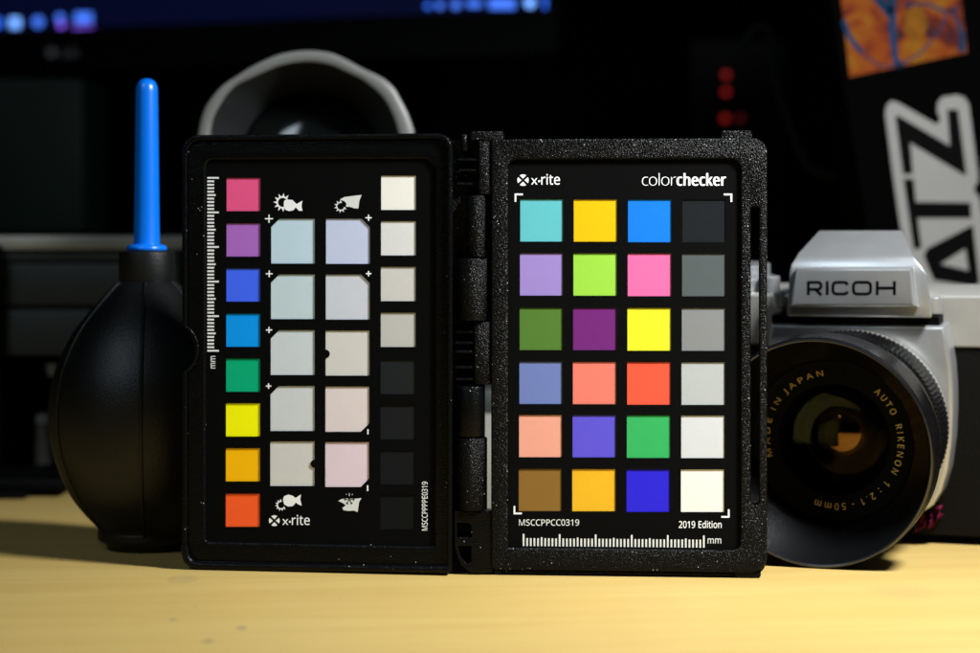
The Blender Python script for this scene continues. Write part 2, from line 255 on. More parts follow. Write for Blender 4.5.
# letter shapes as plain outlines: style + character | advance | points | triangles (style r regular, t thin, b bold)
GLYPHS = {}
for row in """r-|217|193,150 23,150 23,210 193,210|1,3,2 1,0,3
r.|180|122,-2 112,-8 101,-12 89,-13 78,-12 67,-8 58,-2 50,8 46,21 44,36 46,52 50,65 58,74 67,80 78,84 89,85 101,84 112,80 122,74 130,65 134,52 136,36 134,21 130,8|14,16,15 14,17,16 13,17,14 13,18,17 12,18,13 12,19,18 11,19,12 11,20,19 10,20,11 10,21,20 9,21,10 8,21,9 8,22,21 7,22,8 7,23,22 6,23,7 6,0,23 5,0,6 5,1,0 4,1,5 4,2,1 3,2,4
r0|385|287,20 260,3 228,-7 191,-11 141,-3 99,19 68,57 46,107 33,168 29,240 31,290 36,335 45,375 58,409 75,438 97,461 123,478 155,488 192,491 242,484 283,461 315,424 337,374 351,313 355,240 353,191 348,146 339,107 326,72 308,43 118,94 136,68 160,53 191,48 222,53 247,68 265,94 277,131 285,180 287,240 285,300 277,348 265,386 247,412 222,427 191,432 160,427 136,412 118,386 106,348 98,300 96,240 98,181 106,132|17,19,18 16,19,17 16,20,19 15,20,16 15,21,20 14,45,15 45,21,15 13,46,14 46,45,14 44,21,45 43,21,44 13,47,46 43,22,21 13,48,47 42,22,43 12,48,13 12,49,48 41,22,42 11,49,12 41,23,22 11,50,49 40,23,41 10,50,11 40,24,23 10,51,50 39,24,40 9,51,10 39,25,24 9,52,51 38,25,39 8,52,9 38,26,25 8,53,52 37,26,38 7,53,8 37,27,26 7,30,53 36,27,37 6,30,7 36,28,27 6,31,30 35,28,36 35,29,28 6,32,31 34,29,35 5,32,6 5,33,32 33,29,34 5,29,33 5,0,29 5,1,0 4,1,5 4,2,1 3,2,4
r1|385|242,-4 177,-4 177,335 177,353 177,369 177,382 178,393 179,406 179,408 173,402 167,397 160,391 153,385 144,378 90,333 54,379 188,484 242,484|15,17,16 15,8,17 8,0,17 15,9,8 7,0,8 6,0,7 15,10,9 15,11,10 5,0,6 15,12,11 15,13,12 4,0,5 14,13,15 3,0,4 2,0,3 1,0,2
r2|385|353,-4 28,-4 28,51 155,179 178,202 198,223 216,243 231,262 243,280 253,298 260,316 264,335 265,355 263,379 255,398 243,412 227,423 207,430 185,432 163,431 143,427 125,420 107,411 90,400 68,385 32,431 55,448 77,462 101,473 127,483 155,488 185,490 227,486 263,475 293,455 316,429 329,397 334,359 332,334 327,310 318,287 306,265 292,243 274,221 255,199 233,176 210,152 111,55 111,58 353,58|30,32,31 29,32,30 29,33,32 28,33,29 28,34,33 27,34,28 26,34,27 26,35,34 25,18,26 18,35,26 25,19,18 17,35,18 25,20,19 24,23,25 23,22,25 22,21,25 21,20,25 16,35,17 16,36,35 15,36,16 14,36,15 13,36,14 13,37,36 12,37,13 12,38,37 11,38,12 10,38,11 10,39,38 9,39,10 9,40,39 8,40,9 8,41,40 7,41,8 7,42,41 6,42,7 5,42,6 5,43,42 4,43,5 4,44,43 3,44,4 3,45,44 2,45,3 2,46,45 2,48,46 48,47,46 2,49,48 2,0,49 1,0,2
r3|385|268,8 238,-3 202,-9 162,-11 137,-10 114,-8 91,-5 70,0 49,7 26,17 26,81 52,69 74,61 96,55 119,51 141,48 162,47 201,50 231,58 253,71 268,89 277,111 280,138 276,164 265,184 247,199 221,210 189,216 150,218 99,218 99,277 150,277 186,279 215,287 238,301 254,318 263,339 267,363 264,384 257,401 245,414 228,424 208,430 183,433 159,431 137,428 118,421 100,413 82,404 61,391 27,437 49,453 71,465 95,475 122,484 151,489 183,490 229,486 268,475 297,456 318,430 331,401 335,367 332,336 323,310 307,288 286,270 262,257 236,250 236,253 268,247 298,234 321,216 337,194 347,167 350,136 348,109 341,83 330,60 314,39 293,22|55,57,56 54,57,55 54,58,57 53,58,54 52,58,53 52,59,58 51,59,52 51,60,59 50,60,51 49,48,50 48,47,50 47,46,50 46,45,50 45,44,50 44,43,50 43,60,50 42,60,43 41,60,42 41,61,60 40,61,41 39,61,40 39,62,61 38,62,39 37,62,38 37,63,62 36,63,37 35,63,36 35,64,63 34,64,35 34,65,64 33,65,34 33,66,65 32,66,33 31,66,32 29,31,30 29,66,31 29,69,66 69,67,66 69,68,67 29,70,69 29,71,70 29,28,71 28,72,71 27,72,28 27,73,72 26,73,27 25,73,26 24,73,25 24,74,73 23,74,24 23,75,74 22,75,23 21,75,22 21,76,75 20,76,21 20,77,76 19,77,20 19,78,77 9,11,10 18,78,19 9,12,11 9,13,12 18,79,78 17,79,18 9,14,13 9,15,14 16,79,17 9,16,15 9,79,16 9,80,79 9,0,80 8,0,9 8,1,0 7,1,8 6,1,7 6,2,1 5,2,6 4,2,5 4,3,2
r5|385|301,33 265,9 220,-6 167,-11 142,-10 119,-8 96,-4 75,1 57,8 38,17 38,82 61,70 80,62 102,56 124,51 146,49 167,48 200,50 227,59 250,72 268,91 278,116 281,147 278,175 269,198 254,216 232,230 202,238 165,240 152,240 138,239 123,237 108,235 95,233 82,230 50,251 68,484 316,484 316,422 126,422 115,292 119,292 129,294 141,295 155,297 169,298 185,298 231,294 271,281 305,260 330,231 345,196 350,153 345,106 328,66|35,39,36 39,37,36 39,38,37 35,40,39 45,47,46 44,47,45 43,47,44 42,47,43 42,48,47 41,48,42 40,48,41 35,48,40 35,49,48 35,50,49 34,33,35 33,32,35 32,31,35 31,30,35 30,29,35 29,28,35 28,50,35 27,50,28 26,50,27 26,51,50 25,51,26 24,51,25 23,51,24 23,52,51 22,52,23 22,53,52 21,53,22 20,53,21 20,54,53 19,54,20 9,11,10 18,54,19 9,12,11 18,0,54 9,13,12 17,0,18 9,14,13 9,15,14 16,0,17 9,16,15 9,0,16 9,1,0 8,1,9 8,2,1 7,2,8 6,2,7 5,2,6 5,3,2 4,3,5
r9|385|242,14 210,0 172,-8 129,-11 119,-11 109,-10 97,-9 86,-8 76,-6 65,-3 65,56 88,49 107,47 128,46 157,47 182,52 203,61 222,72 238,85 251,101 261,120 270,140 276,162 281,185 284,210 285,231 287,231 277,218 262,204 245,192 224,183 199,177 171,175 132,180 98,193 69,214 47,244 34,281 30,324 32,357 38,386 49,413 64,436 82,455 104,470 129,481 157,488 187,490 217,488 245,480 271,466 295,448 315,424 331,395 344,360 351,320 353,275 352,240 349,206 344,172 336,139 325,109 311,80 292,54 269,32 118,255 134,241 156,233 184,230 204,231 222,235 238,242 252,251 264,262 273,274 280,287 284,300 285,314 284,332 281,351 274,369 266,386 255,402 241,415 226,425 207,431 187,433 162,430 140,421 121,406 107,386 99,359 96,325 98,297 106,274|46,48,47 45,48,46 45,49,48 44,49,45 44,50,49 43,50,44 43,51,50 42,51,43 42,86,51 86,52,51 41,87,42 87,86,42 85,52,86 84,52,85 41,88,87 83,52,84 83,53,52 41,89,88 82,53,83 40,89,41 40,90,89 81,53,82 81,54,53 39,90,40 80,54,81 39,91,90 79,54,80 79,55,54 39,92,91 38,92,39 78,55,79 77,55,78 38,93,92 37,93,38 77,56,55 76,56,77 75,56,76 37,94,93 74,56,75 36,94,37 74,57,56 73,57,74 36,65,94 72,57,73 36,66,65 71,57,72 35,66,36 70,57,71 35,67,66 70,26,57 26,58,57 69,26,70 35,68,67 68,25,69 25,26,69 68,27,25 27,24,25 27,58,26 35,27,68 35,28,27 24,58,27 34,28,35 23,58,24 23,59,58 34,29,28 33,29,34 33,30,29 22,59,23 33,31,30 32,31,33 22,60,59 21,60,22 20,60,21 20,61,60 19,61,20 19,62,61 18,62,19 17,62,18 17,63,62 16,63,17 15,63,16 9,11,10 15,64,63 14,64,15 9,12,11 13,64,14 9,13,12 9,64,13 9,0,64 9,1,0 9,2,1 8,2,9 7,2,8 6,2,7 6,3,2 5,3,6 4,3,5
r:|180|122,-2 112,-8 101,-12 89,-13 78,-12 67,-8 58,-2 50,8 46,21 44,36 46,52 50,65 58,74 67,80 78,84 89,85 101,84 112,80 122,74 130,65 134,52 136,36 134,21 130,8 122,286 112,279 101,275 89,274 78,275 67,279 58,286 50,296 46,308 44,324 46,340 50,353 58,362 67,369 78,372 89,373 101,372 112,369 122,362 130,353 134,340 136,324 134,308 130,295|38,40,39 38,41,40 37,41,38 37,42,41 36,42,37 36,43,42 35,43,36 35,44,43 34,44,35 34,45,44 33,45,34 32,45,33 32,46,45 31,46,32 31,47,46 30,47,31 30,24,47 29,24,30 29,25,24 28,25,29 28,26,25 27,26,28 14,16,15 14,17,16 13,17,14 13,18,17 12,18,13 12,19,18 11,19,12 11,20,19 10,20,11 10,21,20 9,21,10 8,21,9 8,22,21 7,22,8 7,23,22 6,23,7 6,0,23 5,0,6 5,1,0 4,1,5 4,2,1 3,2,4
rA|430|64,-4 -6,-4 185,486 245,486 434,-4 363,-4 306,144 121,144 197,346 144,206 284,206 233,346 231,350 229,357 226,365 223,375 220,385 217,395 214,404 212,412 211,391 207,377 203,365 199,354|1,3,2 1,19,3 19,4,3 1,18,19 18,4,19 20,17,18 17,4,18 1,20,18 20,17,18 16,4,17 1,21,20 15,4,16 1,22,21 14,4,15 13,4,14 1,23,22 12,4,13 1,8,23 11,4,12 1,9,8 10,4,11 1,7,9 7,10,9 7,6,10 6,4,10 1,0,7 5,4,6
rC|425|330,-6 310,-9 287,-10 261,-11 215,-7 173,3 137,20 106,44 81,73 62,108 48,148 40,192 37,240 40,287 49,331 64,370 85,405 111,434 144,458 181,476 224,487 271,490 320,487 365,478 409,460 381,402 363,410 346,416 329,421 311,426 291,428 271,429 224,424 184,407 152,379 128,341 114,295 109,240 113,185 127,139 149,101 180,73 221,56 270,50 290,51 310,53 329,56 348,59 366,64 389,70 389,10 368,3 349,-2|20,22,21 20,23,22 19,23,20 19,24,23 18,24,19 18,29,24 29,28,24 28,27,24 27,26,24 26,25,24 17,31,18 31,30,18 30,29,18 16,32,17 32,31,17 16,33,32 16,34,33 15,34,16 15,35,34 14,35,15 14,36,35 13,36,14 13,37,36 12,37,13 11,37,12 11,38,37 10,38,11 10,39,38 9,39,10 9,40,39 8,40,9 8,41,40 8,42,41 7,42,8 48,50,49 47,50,48 46,50,47 7,43,42 45,50,46 44,50,45 43,50,44 7,50,43 6,50,7 5,50,6 5,51,50 4,51,5 4,52,51 4,0,52 4,1,0 3,1,4 3,2,1
rD|491|199,-4 61,-4 61,484 213,484 260,481 302,471 340,456 374,435 402,408 424,376 440,337 450,294 453,244 446,169 423,107 386,59 335,24 273,3 130,424 130,56 190,56 297,77 360,138 381,243 376,300 361,346 335,380 300,404 257,419 204,424|1,18,2 18,3,2 18,4,3 18,5,4 18,6,5 18,7,6 18,29,7 29,8,7 1,19,18 28,8,29 27,8,28 27,9,8 26,9,27 25,9,26 25,10,9 24,10,25 24,11,10 23,11,24 23,12,11 23,13,12 22,13,23 22,14,13 21,14,22 21,15,14 20,15,21 20,16,15 1,20,19 1,16,20 1,17,16 1,0,17
rE|374|337,-4 61,-4 61,484 337,484 337,422 130,422 130,281 325,281 325,220 130,220 130,57 337,57|1,5,2 5,3,2 5,4,3 1,6,5 1,9,6 9,7,6 9,8,7 1,10,9 1,11,10 1,0,11
rG|489|361,-5 333,-8 303,-10 271,-11 223,-7 180,3 143,20 111,43 85,72 64,107 49,147 40,191 37,240 40,288 50,332 67,372 90,407 119,436 154,459 194,476 239,487 289,490 316,489 342,487 366,483 390,477 413,470 438,460 412,400 391,409 372,416 351,421 330,426 308,428 286,429 234,424 190,407 155,379 129,341 113,295 108,240 110,204 116,170 126,140 141,114 159,92 183,74 211,60 245,52 285,50 305,50 322,51 338,53 352,55 365,58 375,60 375,195 269,195 269,257 443,257 443,15 414,7 388,0|20,22,21 20,23,22 20,24,23 19,24,20 19,25,24 19,26,25 18,26,19 18,27,26 18,32,27 32,31,27 31,30,27 30,29,27 29,28,27 17,34,18 34,33,18 33,32,18 16,35,17 35,34,17 16,36,35 16,37,36 15,37,16 15,38,37 14,38,15 14,39,38 13,39,14 13,40,39 12,40,13 57,59,58 57,56,59 56,60,59 11,40,12 11,41,40 11,42,41 55,60,56 10,42,11 10,43,42 9,43,10 9,44,43 9,45,44 8,45,9 8,46,45 8,47,46 7,47,8 7,48,47 54,60,55 53,60,54 52,60,53 51,60,52 7,49,48 50,60,51 49,60,50 7,60,49 6,60,7 5,60,6 5,61,60 5,62,61 4,62,5 4,0,62 4,1,0 3,1,4 3,2,1
rH|498|130,-4 61,-4 61,484 130,484 130,281 367,281 367,484 436,484 436,-4 367,-4 367,220 130,220|1,3,2 1,4,3 5,7,6 5,8,7 1,11,4 11,5,4 11,10,5 10,8,5 1,0,11 9,8,10
rI|228|204,-4 23,-4 23,38 79,51 79,428 23,441 23,484 204,484 204,441 148,428 148,51 204,38|5,7,6 5,8,7 4,8,5 4,9,8 3,9,4 3,10,9 2,10,3 2,11,10 1,11,2 1,0,11
rJ|184|91,-98 65,-117 33,-128 -3,-132 -13,-131 -23,-131 -32,-129 -40,-127 -47,-125 -56,-122 -56,-63 -44,-66 -37,-67 -29,-69 -21,-70 -13,-70 -4,-71 6,-70 17,-68 26,-64 35,-59 42,-52 49,-42 54,-30 57,-15 58,3 58,484 126,484 126,7 122,-36 111,-71|25,27,26 25,28,27 25,29,28 24,29,25 23,29,24 22,29,23 22,30,29 21,30,22 20,30,21 19,30,20 9,11,10 18,30,19 9,12,11 9,13,12 17,30,18 9,14,13 9,15,14 16,30,17 9,16,15 9,30,16 9,0,30 9,1,0 9,2,1 8,2,9 7,2,8 6,2,7 6,3,2 5,3,6 4,3,5
rK|416|130,-4 61,-4 61,484 130,484 130,253 136,261 150,276 164,291 178,307 191,322 205,337 336,484 417,484 223,270 424,-4 343,-4 174,223 130,184|1,3,2 1,4,3 10,12,11 10,13,12 9,13,10 8,13,9 7,13,8 6,13,7 5,13,6 5,14,13 4,16,5 16,14,5 1,17,4 17,16,4 15,14,16 1,0,17
rL|352|339,-4 61,-4 61,484 130,484 130,58 339,58|1,3,2 1,4,3 1,5,4 1,0,5
rM|610|125,-4 61,-4 61,484 157,484 305,91 302,91 453,484 548,484 548,-4 480,-4 480,295 480,318 481,341 482,364 483,386 484,404 485,416 489,416 329,-4 274,-4 116,416 121,416 121,405 123,386 124,364 124,341 125,316 125,291|1,20,2 20,3,2 20,21,3 21,4,3 5,16,6 16,7,6 16,17,7 17,8,7 1,23,20 23,19,20 22,4,21 5,15,16 18,14,17 14,8,17 23,4,22 5,14,15 1,24,23 19,5,23 5,4,23 5,18,14 18,13,14 1,25,24 18,12,13 18,11,12 1,26,25 18,10,11 1,27,26 18,9,10 1,0,27 19,18,5
rN|511|125,-4 61,-4 61,484 137,484 393,87 389,87 389,91 389,102 388,115 387,129 387,145 386,162 385,178 385,194 385,209 385,484 449,484 449,-4 373,-4 116,394 120,394 121,382 122,362 123,340 124,316 125,292 125,268|1,19,2 19,3,2 19,20,3 20,4,3 14,16,15 14,17,16 1,21,19 21,18,19 21,4,20 1,22,21 18,6,21 6,4,21 1,23,22 1,24,23 1,25,24 1,26,25 1,0,26 13,17,14 12,17,13 11,17,12 10,17,11 9,17,10 8,17,9 7,17,8 6,17,7 18,5,6 17,4,6 18,4,5 18,17,4
rO|525|386,21 350,3 309,-7 263,-11 215,-7 173,3 137,21 106,45 81,74 61,109 48,149 40,193 37,241 40,289 48,332 61,372 81,406 106,436 137,459 173,477 215,487 263,491 309,487 350,477 386,460 417,436 442,407 462,372 476,332 485,289 488,240 485,192 476,148 462,109 442,74 417,45 146,100 176,72 214,55 263,50 311,55 350,72 379,100 399,138 412,185 416,240 412,296 399,342 379,380 350,408 312,424 263,430 215,424 176,408 147,380 126,342 113,296 109,240 113,185 126,138|20,22,21 20,23,22 19,23,20 19,24,23 18,24,19 18,25,24 17,25,18 17,51,25 51,50,25 50,26,25 16,52,17 52,51,17 49,26,50 16,53,52 48,26,49 16,54,53 48,27,26 15,54,16 47,27,48 15,55,54 47,28,27 14,55,15 46,28,47 14,56,55 46,29,28 13,56,14 45,29,46 13,57,56 12,57,13 45,30,29 11,57,12 45,31,30 44,31,45 11,58,57 10,58,11 44,32,31 10,59,58 43,32,44 9,59,10 43,33,32 9,36,59 42,33,43 8,36,9 42,34,33 8,37,36 41,34,42 7,37,8 41,35,34 7,38,37 40,35,41 39,35,40 7,39,38 7,35,39 6,35,7 6,0,35 6,1,0 5,1,6 5,2,1 4,2,5 4,3,2
rP|407|130,-4 61,-4 61,484 192,484 250,479 296,467 332,446 356,417 371,381 376,339 374,312 368,287 358,262 343,240 322,221 296,205 264,192 226,185 181,183 130,183 130,424 130,242 174,242 215,245 248,252 274,264 291,281 302,305 306,336 302,363 293,385 278,402 255,414 225,421 187,424|1,20,2 20,3,2 20,4,3 20,5,4 20,6,5 20,34,6 34,7,6 1,21,20 33,7,34 32,7,33 32,8,7 31,8,32 30,8,31 29,8,30 29,9,8 28,9,29 28,10,9 27,10,28 27,11,10 26,11,27 26,12,11 25,12,26 24,12,25 24,13,12 23,13,24 22,13,23 1,19,21 19,22,21 19,13,22 19,14,13 19,15,14 19,16,15 19,17,16 19,18,17 1,0,19
rR|418|130,-4 61,-4 61,484 198,484 252,480 297,468 332,449 357,421 371,386 376,343 374,319 370,297 362,277 351,261 339,247 324,236 309,226 294,218 282,213 415,-4 335,-4 219,194 130,194 130,423 130,253 197,253 232,256 260,263 280,275 294,292 303,314 306,340 303,368 294,389 279,404 258,415 229,421 194,423|1,23,2 23,3,2 23,4,3 23,5,4 23,6,5 23,37,6 37,7,6 1,24,23 36,7,37 36,35,7 35,8,7 34,8,35 33,8,34 32,8,33 32,9,8 31,9,32 31,10,9 30,10,31 30,11,10 29,11,30 29,12,11 28,12,29 28,13,12 27,13,28 26,13,27 26,14,13 25,14,26 1,22,24 22,25,24 22,14,25 22,15,14 22,16,15 22,17,16 22,18,17 22,21,18 21,19,18 1,0,22 20,19,21
rS|369|293,26 258,5 215,-7 166,-11 139,-10 114,-8 91,-5 69,0 49,6 30,13 30,80 53,71 73,64 95,58 119,54 144,51 169,50 201,52 227,59 247,70 261,84 270,102 273,123 272,137 268,150 263,160 255,170 244,180 230,189 212,198 189,208 162,218 125,234 93,252 69,273 51,298 40,329 36,364 39,389 45,412 56,432 72,449 90,464 112,475 137,484 164,489 193,490 219,489 244,487 267,483 288,477 309,471 331,462 309,402 288,411 271,417 252,422 232,426 213,428 192,429 165,427 144,421 127,411 115,398 108,382 105,363 106,349 110,336 115,325 123,315 133,306 146,298 163,289 184,280 208,270 235,260 259,249 280,237 298,224 313,209 325,193 334,174 339,153 341,128 336,88 320,53|45,47,46 45,48,47 44,48,45 44,49,48 43,49,44 43,50,49 43,51,50 42,51,43 42,52,51 41,52,42 41,57,52 57,56,52 56,55,52 55,54,52 54,53,52 40,59,41 59,58,41 58,57,41 39,60,40 60,59,40 39,61,60 39,62,61 38,62,39 38,63,62 38,64,63 37,64,38 37,65,64 36,65,37 36,66,65 36,67,66 36,68,67 35,68,36 35,69,68 35,70,69 35,71,70 34,71,35 34,72,71 34,73,72 34,74,73 33,74,34 33,75,74 33,76,75 32,76,33 32,77,76 32,78,77 31,78,32 31,79,78 30,79,31 30,80,79 29,80,30 28,80,29 28,81,80 27,81,28 26,81,27 26,82,81 25,82,26 24,82,25 24,83,82 23,83,24 22,83,23 22,84,83 21,84,22 20,84,21 20,85,84 19,85,20 9,11,10 9,12,11 18,85,19 9,13,12 17,85,18 9,14,13 9,15,14 17,0,85 16,0,17 9,16,15 9,0,16 9,1,0 8,1,9 7,1,8 7,2,1 6,2,7 5,2,6 5,3,2 4,3,5
rT|374|221,-4 152,-4 152,422 3,422 3,484 370,484 370,422 221,422|3,5,4 3,6,5 2,6,3 1,7,2 7,6,2 1,0,7
rU|491|350,13 319,0 284,-8 243,-11 187,-5 141,11 104,39 78,76 62,120 56,170 56,484 125,484 125,169 128,133 138,104 155,81 178,64 209,53 246,50 285,53 315,65 338,83 353,107 363,136 366,169 366,484 434,484 434,169 432,137 425,106 413,78 397,52 376,31|9,11,10 9,12,11 24,26,25 24,27,26 8,12,9 23,27,24 23,28,27 8,13,12 23,29,28 22,29,23 8,14,13 7,14,8 21,29,22 21,30,29 7,15,14 20,30,21 7,16,15 20,31,30 6,16,7 19,31,20 6,17,16 18,31,19 6,18,17 18,32,31 6,32,18 5,32,6 5,0,32 5,1,0 4,1,5 4,2,1 3,2,4
rd|414|256,6 236,-3 212,-9 185,-11 142,-5 105,11 74,37 51,75 37,122 33,179 37,237 51,284 74,322 105,349 142,365 185,371 212,369 235,364 255,355 273,343 287,331 299,318 297,318 296,320 296,329 295,339 294,350 293,359 293,367 293,514 360,514 360,-4 305,-4 296,44 299,44 288,31 273,18 125,80 143,61 166,50 194,46 227,50 253,60 271,76 283,99 291,130 294,168 294,179 291,219 284,253 272,279 254,298 228,310 193,314 166,310 143,298 125,278 112,250 105,217 102,178 105,139 112,106|28,30,29 28,31,30 14,16,15 14,17,16 27,31,28 13,17,14 13,18,17 26,31,27 13,19,18 25,21,26 21,31,26 12,19,13 12,20,19 24,21,25 12,23,20 23,21,20 23,21,24 11,54,12 54,53,12 53,23,12 53,22,23 53,21,22 53,52,21 52,51,21 51,50,21 50,49,21 49,31,21 11,55,54 11,56,55 10,56,11 10,57,56 48,31,49 10,58,57 9,58,10 47,31,48 9,59,58 8,59,9 46,31,47 8,60,59 45,31,46 8,61,60 44,31,45 7,61,8 7,37,61 43,31,44 7,38,37 42,34,43 34,31,43 6,38,7 6,39,38 41,34,42 6,40,39 40,34,41 6,33,40 33,34,40 6,35,33 35,32,33 35,31,34 5,35,6 5,36,35 32,31,35 5,0,36 4,0,5 4,1,0 4,2,1 3,2,4
re|379|275,-5 255,-8 234,-10 210,-11 177,-8 146,-1 118,11 93,27 72,48 55,74 43,105 35,139 33,177 35,215 42,250 53,280 68,307 88,329 110,347 136,360 165,368 196,371 226,368 253,362 278,350 299,334 316,315 330,292 340,265 347,236 349,204 349,165 103,165 106,132 116,102 132,78 154,61 181,51 213,48 235,48 255,50 273,54 290,59 308,65 332,74 332,14 311,6 293,0 132,288 118,269 109,244 104,220 278,220 276,243 270,267 258,287 243,302 222,311 195,314 170,311 149,303|20,22,21 20,23,22 19,23,20 19,24,23 18,24,19 18,25,24 17,25,18 17,26,25 16,58,17 58,26,17 58,57,26 57,27,26 16,59,58 16,60,59 56,27,57 15,60,16 15,48,60 55,27,56 55,28,27 15,49,48 54,28,55 14,49,15 14,50,49 53,28,54 53,29,28 13,50,14 13,51,50 52,29,53 52,30,29 13,52,51 13,30,52 12,30,13 12,31,30 11,32,12 32,31,12 11,33,32 10,33,11 10,34,33 9,34,10 9,35,34 9,36,35 43,45,44 8,36,9 42,45,43 8,37,36 41,45,42 40,45,41 8,38,37 39,45,40 7,38,8 38,45,39 7,45,38 6,45,7 6,46,45 5,46,6 5,47,46 5,0,47 4,0,5 4,1,0 4,2,1 3,2,4
ri|174|120,-4 53,-4 53,364 120,364 114,426 106,420 97,417 87,416 77,417 68,420 60,426 53,435 50,445 48,457 50,470 53,481 60,489 68,495 77,498 87,499 97,498 106,494 114,489 120,481 124,470 126,457 124,445 120,434|18,20,19 17,20,18 17,21,20 16,21,17 16,22,21 16,23,22 15,23,16 15,24,23 14,24,15 14,25,24 13,25,14 12,25,13 12,26,25 11,26,12 11,27,26 10,27,11 10,4,27 9,4,10 9,5,4 9,6,5 8,6,9 8,7,6 1,3,2 1,0,3
rm|628|120,-4 53,-4 53,364 108,364 117,315 115,315 126,331 142,345 160,357 180,364 201,369 223,371 274,364 312,343 335,310 334,310 347,328 364,343 384,356 406,364 429,369 452,371 490,367 522,356 546,338 564,312 574,277 578,235 578,-4 511,-4 511,231 503,277 480,304 442,313 411,310 388,300 370,284 358,262 351,234 349,199 349,-4 282,-4 282,231 274,277 251,304 212,313 181,309 157,299 140,281 129,256 122,225 120,187|10,12,11 20,22,21 9,12,10 19,22,20 19,23,22 8,12,9 1,3,2 1,5,3 5,4,3 18,23,19 8,13,12 7,13,8 18,24,23 17,24,18 6,13,7 16,24,17 6,14,13 16,25,24 5,45,6 45,14,6 15,33,16 33,25,16 1,49,5 49,48,5 48,47,5 47,46,5 46,45,5 15,34,33 32,25,33 44,15,45 15,14,45 32,26,25 44,34,15 44,35,34 31,26,32 43,35,44 43,36,35 43,37,36 31,27,26 30,27,31 42,37,43 42,38,37 1,50,49 30,28,27 42,39,38 29,28,30 41,39,42 1,51,50 41,40,39 1,0,51
rn|416|120,-4 53,-4 53,364 108,364 117,315 115,315 127,331 144,345 164,357 185,364 207,369 230,371 271,367 304,356 331,338 350,312 361,277 365,235 365,-4 298,-4 298,230 290,277 264,304 221,313 187,309 161,299 142,281 130,256 123,225 120,187|10,12,11 9,12,10 9,13,12 8,13,9 1,3,2 1,5,3 5,4,3 7,13,8 7,14,13 6,14,7 6,15,14 5,15,6 1,27,5 27,26,5 26,25,5 25,24,5 24,23,5 23,15,5 22,15,23 22,16,15 21,16,22 21,17,16 20,17,21 1,28,27 20,18,17 19,18,20 1,29,28 1,0,29
ro|407|328,40 293,12 251,-5 202,-11 171,-8 142,-1 115,12 91,29 71,51 55,77 43,108 35,142 33,181 38,236 53,283 79,321 113,349 155,365 204,371 236,368 266,361 292,348 316,331 336,310 352,284 364,253 372,219 374,181 369,125 354,78 127,82 146,62 171,50 203,46 235,50 261,62 280,82 294,109 302,142 305,181 302,219 294,252 280,278 261,298 235,309 203,313 171,309 145,298 126,278 113,252 105,220 102,181 105,142 113,109|17,19,18 17,20,19 16,20,17 16,21,20 15,21,16 15,22,21 15,23,22 14,46,15 46,45,15 45,23,15 44,23,45 44,24,23 14,47,46 43,24,44 14,48,47 42,24,43 42,25,24 13,48,14 13,49,48 41,25,42 41,26,25 13,50,49 40,26,41 12,50,13 12,51,50 39,26,40 39,27,26 11,51,12 11,52,51 38,27,39 38,28,27 10,52,11 37,28,38 10,53,52 37,29,28 36,29,37 10,30,53 9,30,10 35,29,36 9,31,30 35,0,29 8,31,9 34,0,35 8,32,31 7,32,8 7,33,32 33,0,34 7,0,33 7,1,0 6,1,7 5,1,6 5,2,1 4,2,5 4,3,2
rr|278|120,-4 53,-4 53,364 109,364 116,298 113,298 124,315 140,333 157,348 178,361 200,368 225,371 232,371 239,370 247,370 255,369 262,368 272,366 263,303 253,306 247,307 240,308 234,308 227,309 221,309 204,307 187,303 171,294 157,283 145,270 134,254 126,235 122,215 120,192|10,12,11 10,13,12 10,14,13 10,15,14 10,16,15 9,16,10 9,17,16 9,18,17 1,3,2 1,5,3 5,4,3 8,18,9 7,18,8 6,23,7 23,22,7 22,21,7 21,20,7 20,19,7 19,18,7 5,25,6 25,24,6 24,23,6 5,26,25 5,27,26 1,31,5 31,30,5 30,29,5 29,28,5 28,27,5 1,32,31 1,33,32 1,0,33
rt|243|201,-8 190,-9 178,-10 167,-11 148,-10 131,-6 114,-1 98,8 84,20 73,35 65,54 59,77 58,105 58,310 7,310 7,345 59,369 83,447 125,447 125,364 229,364 229,310 125,310 125,106 127,87 132,72 140,60 150,52 163,47 177,46 186,46 195,47 204,48 213,50 220,51 232,54 232,1 222,-3 213,-5|16,18,17 16,19,18 15,19,16 15,20,19 15,21,20 14,21,15 13,21,14 12,22,13 22,21,13 12,23,22 12,24,23 11,24,12 11,25,24 10,25,11 10,26,25 10,27,26 34,36,35 9,27,10 9,28,27 33,36,34 32,36,33 31,36,32 9,29,28 30,36,31 29,36,30 9,36,29 8,36,9 7,36,8 6,36,7 6,37,36 5,37,6 5,38,37 5,0,38 4,0,5 4,1,0 4,2,1 3,2,4
rx|356|81,-4 4,-4 137,184 10,364 87,364 178,231 268,364 344,364 217,184 351,-4 274,-4 178,137|2,4,3 2,5,4 5,7,6 5,8,7 2,8,5 2,9,8 1,11,2 11,9,2 1,0,11 10,9,11
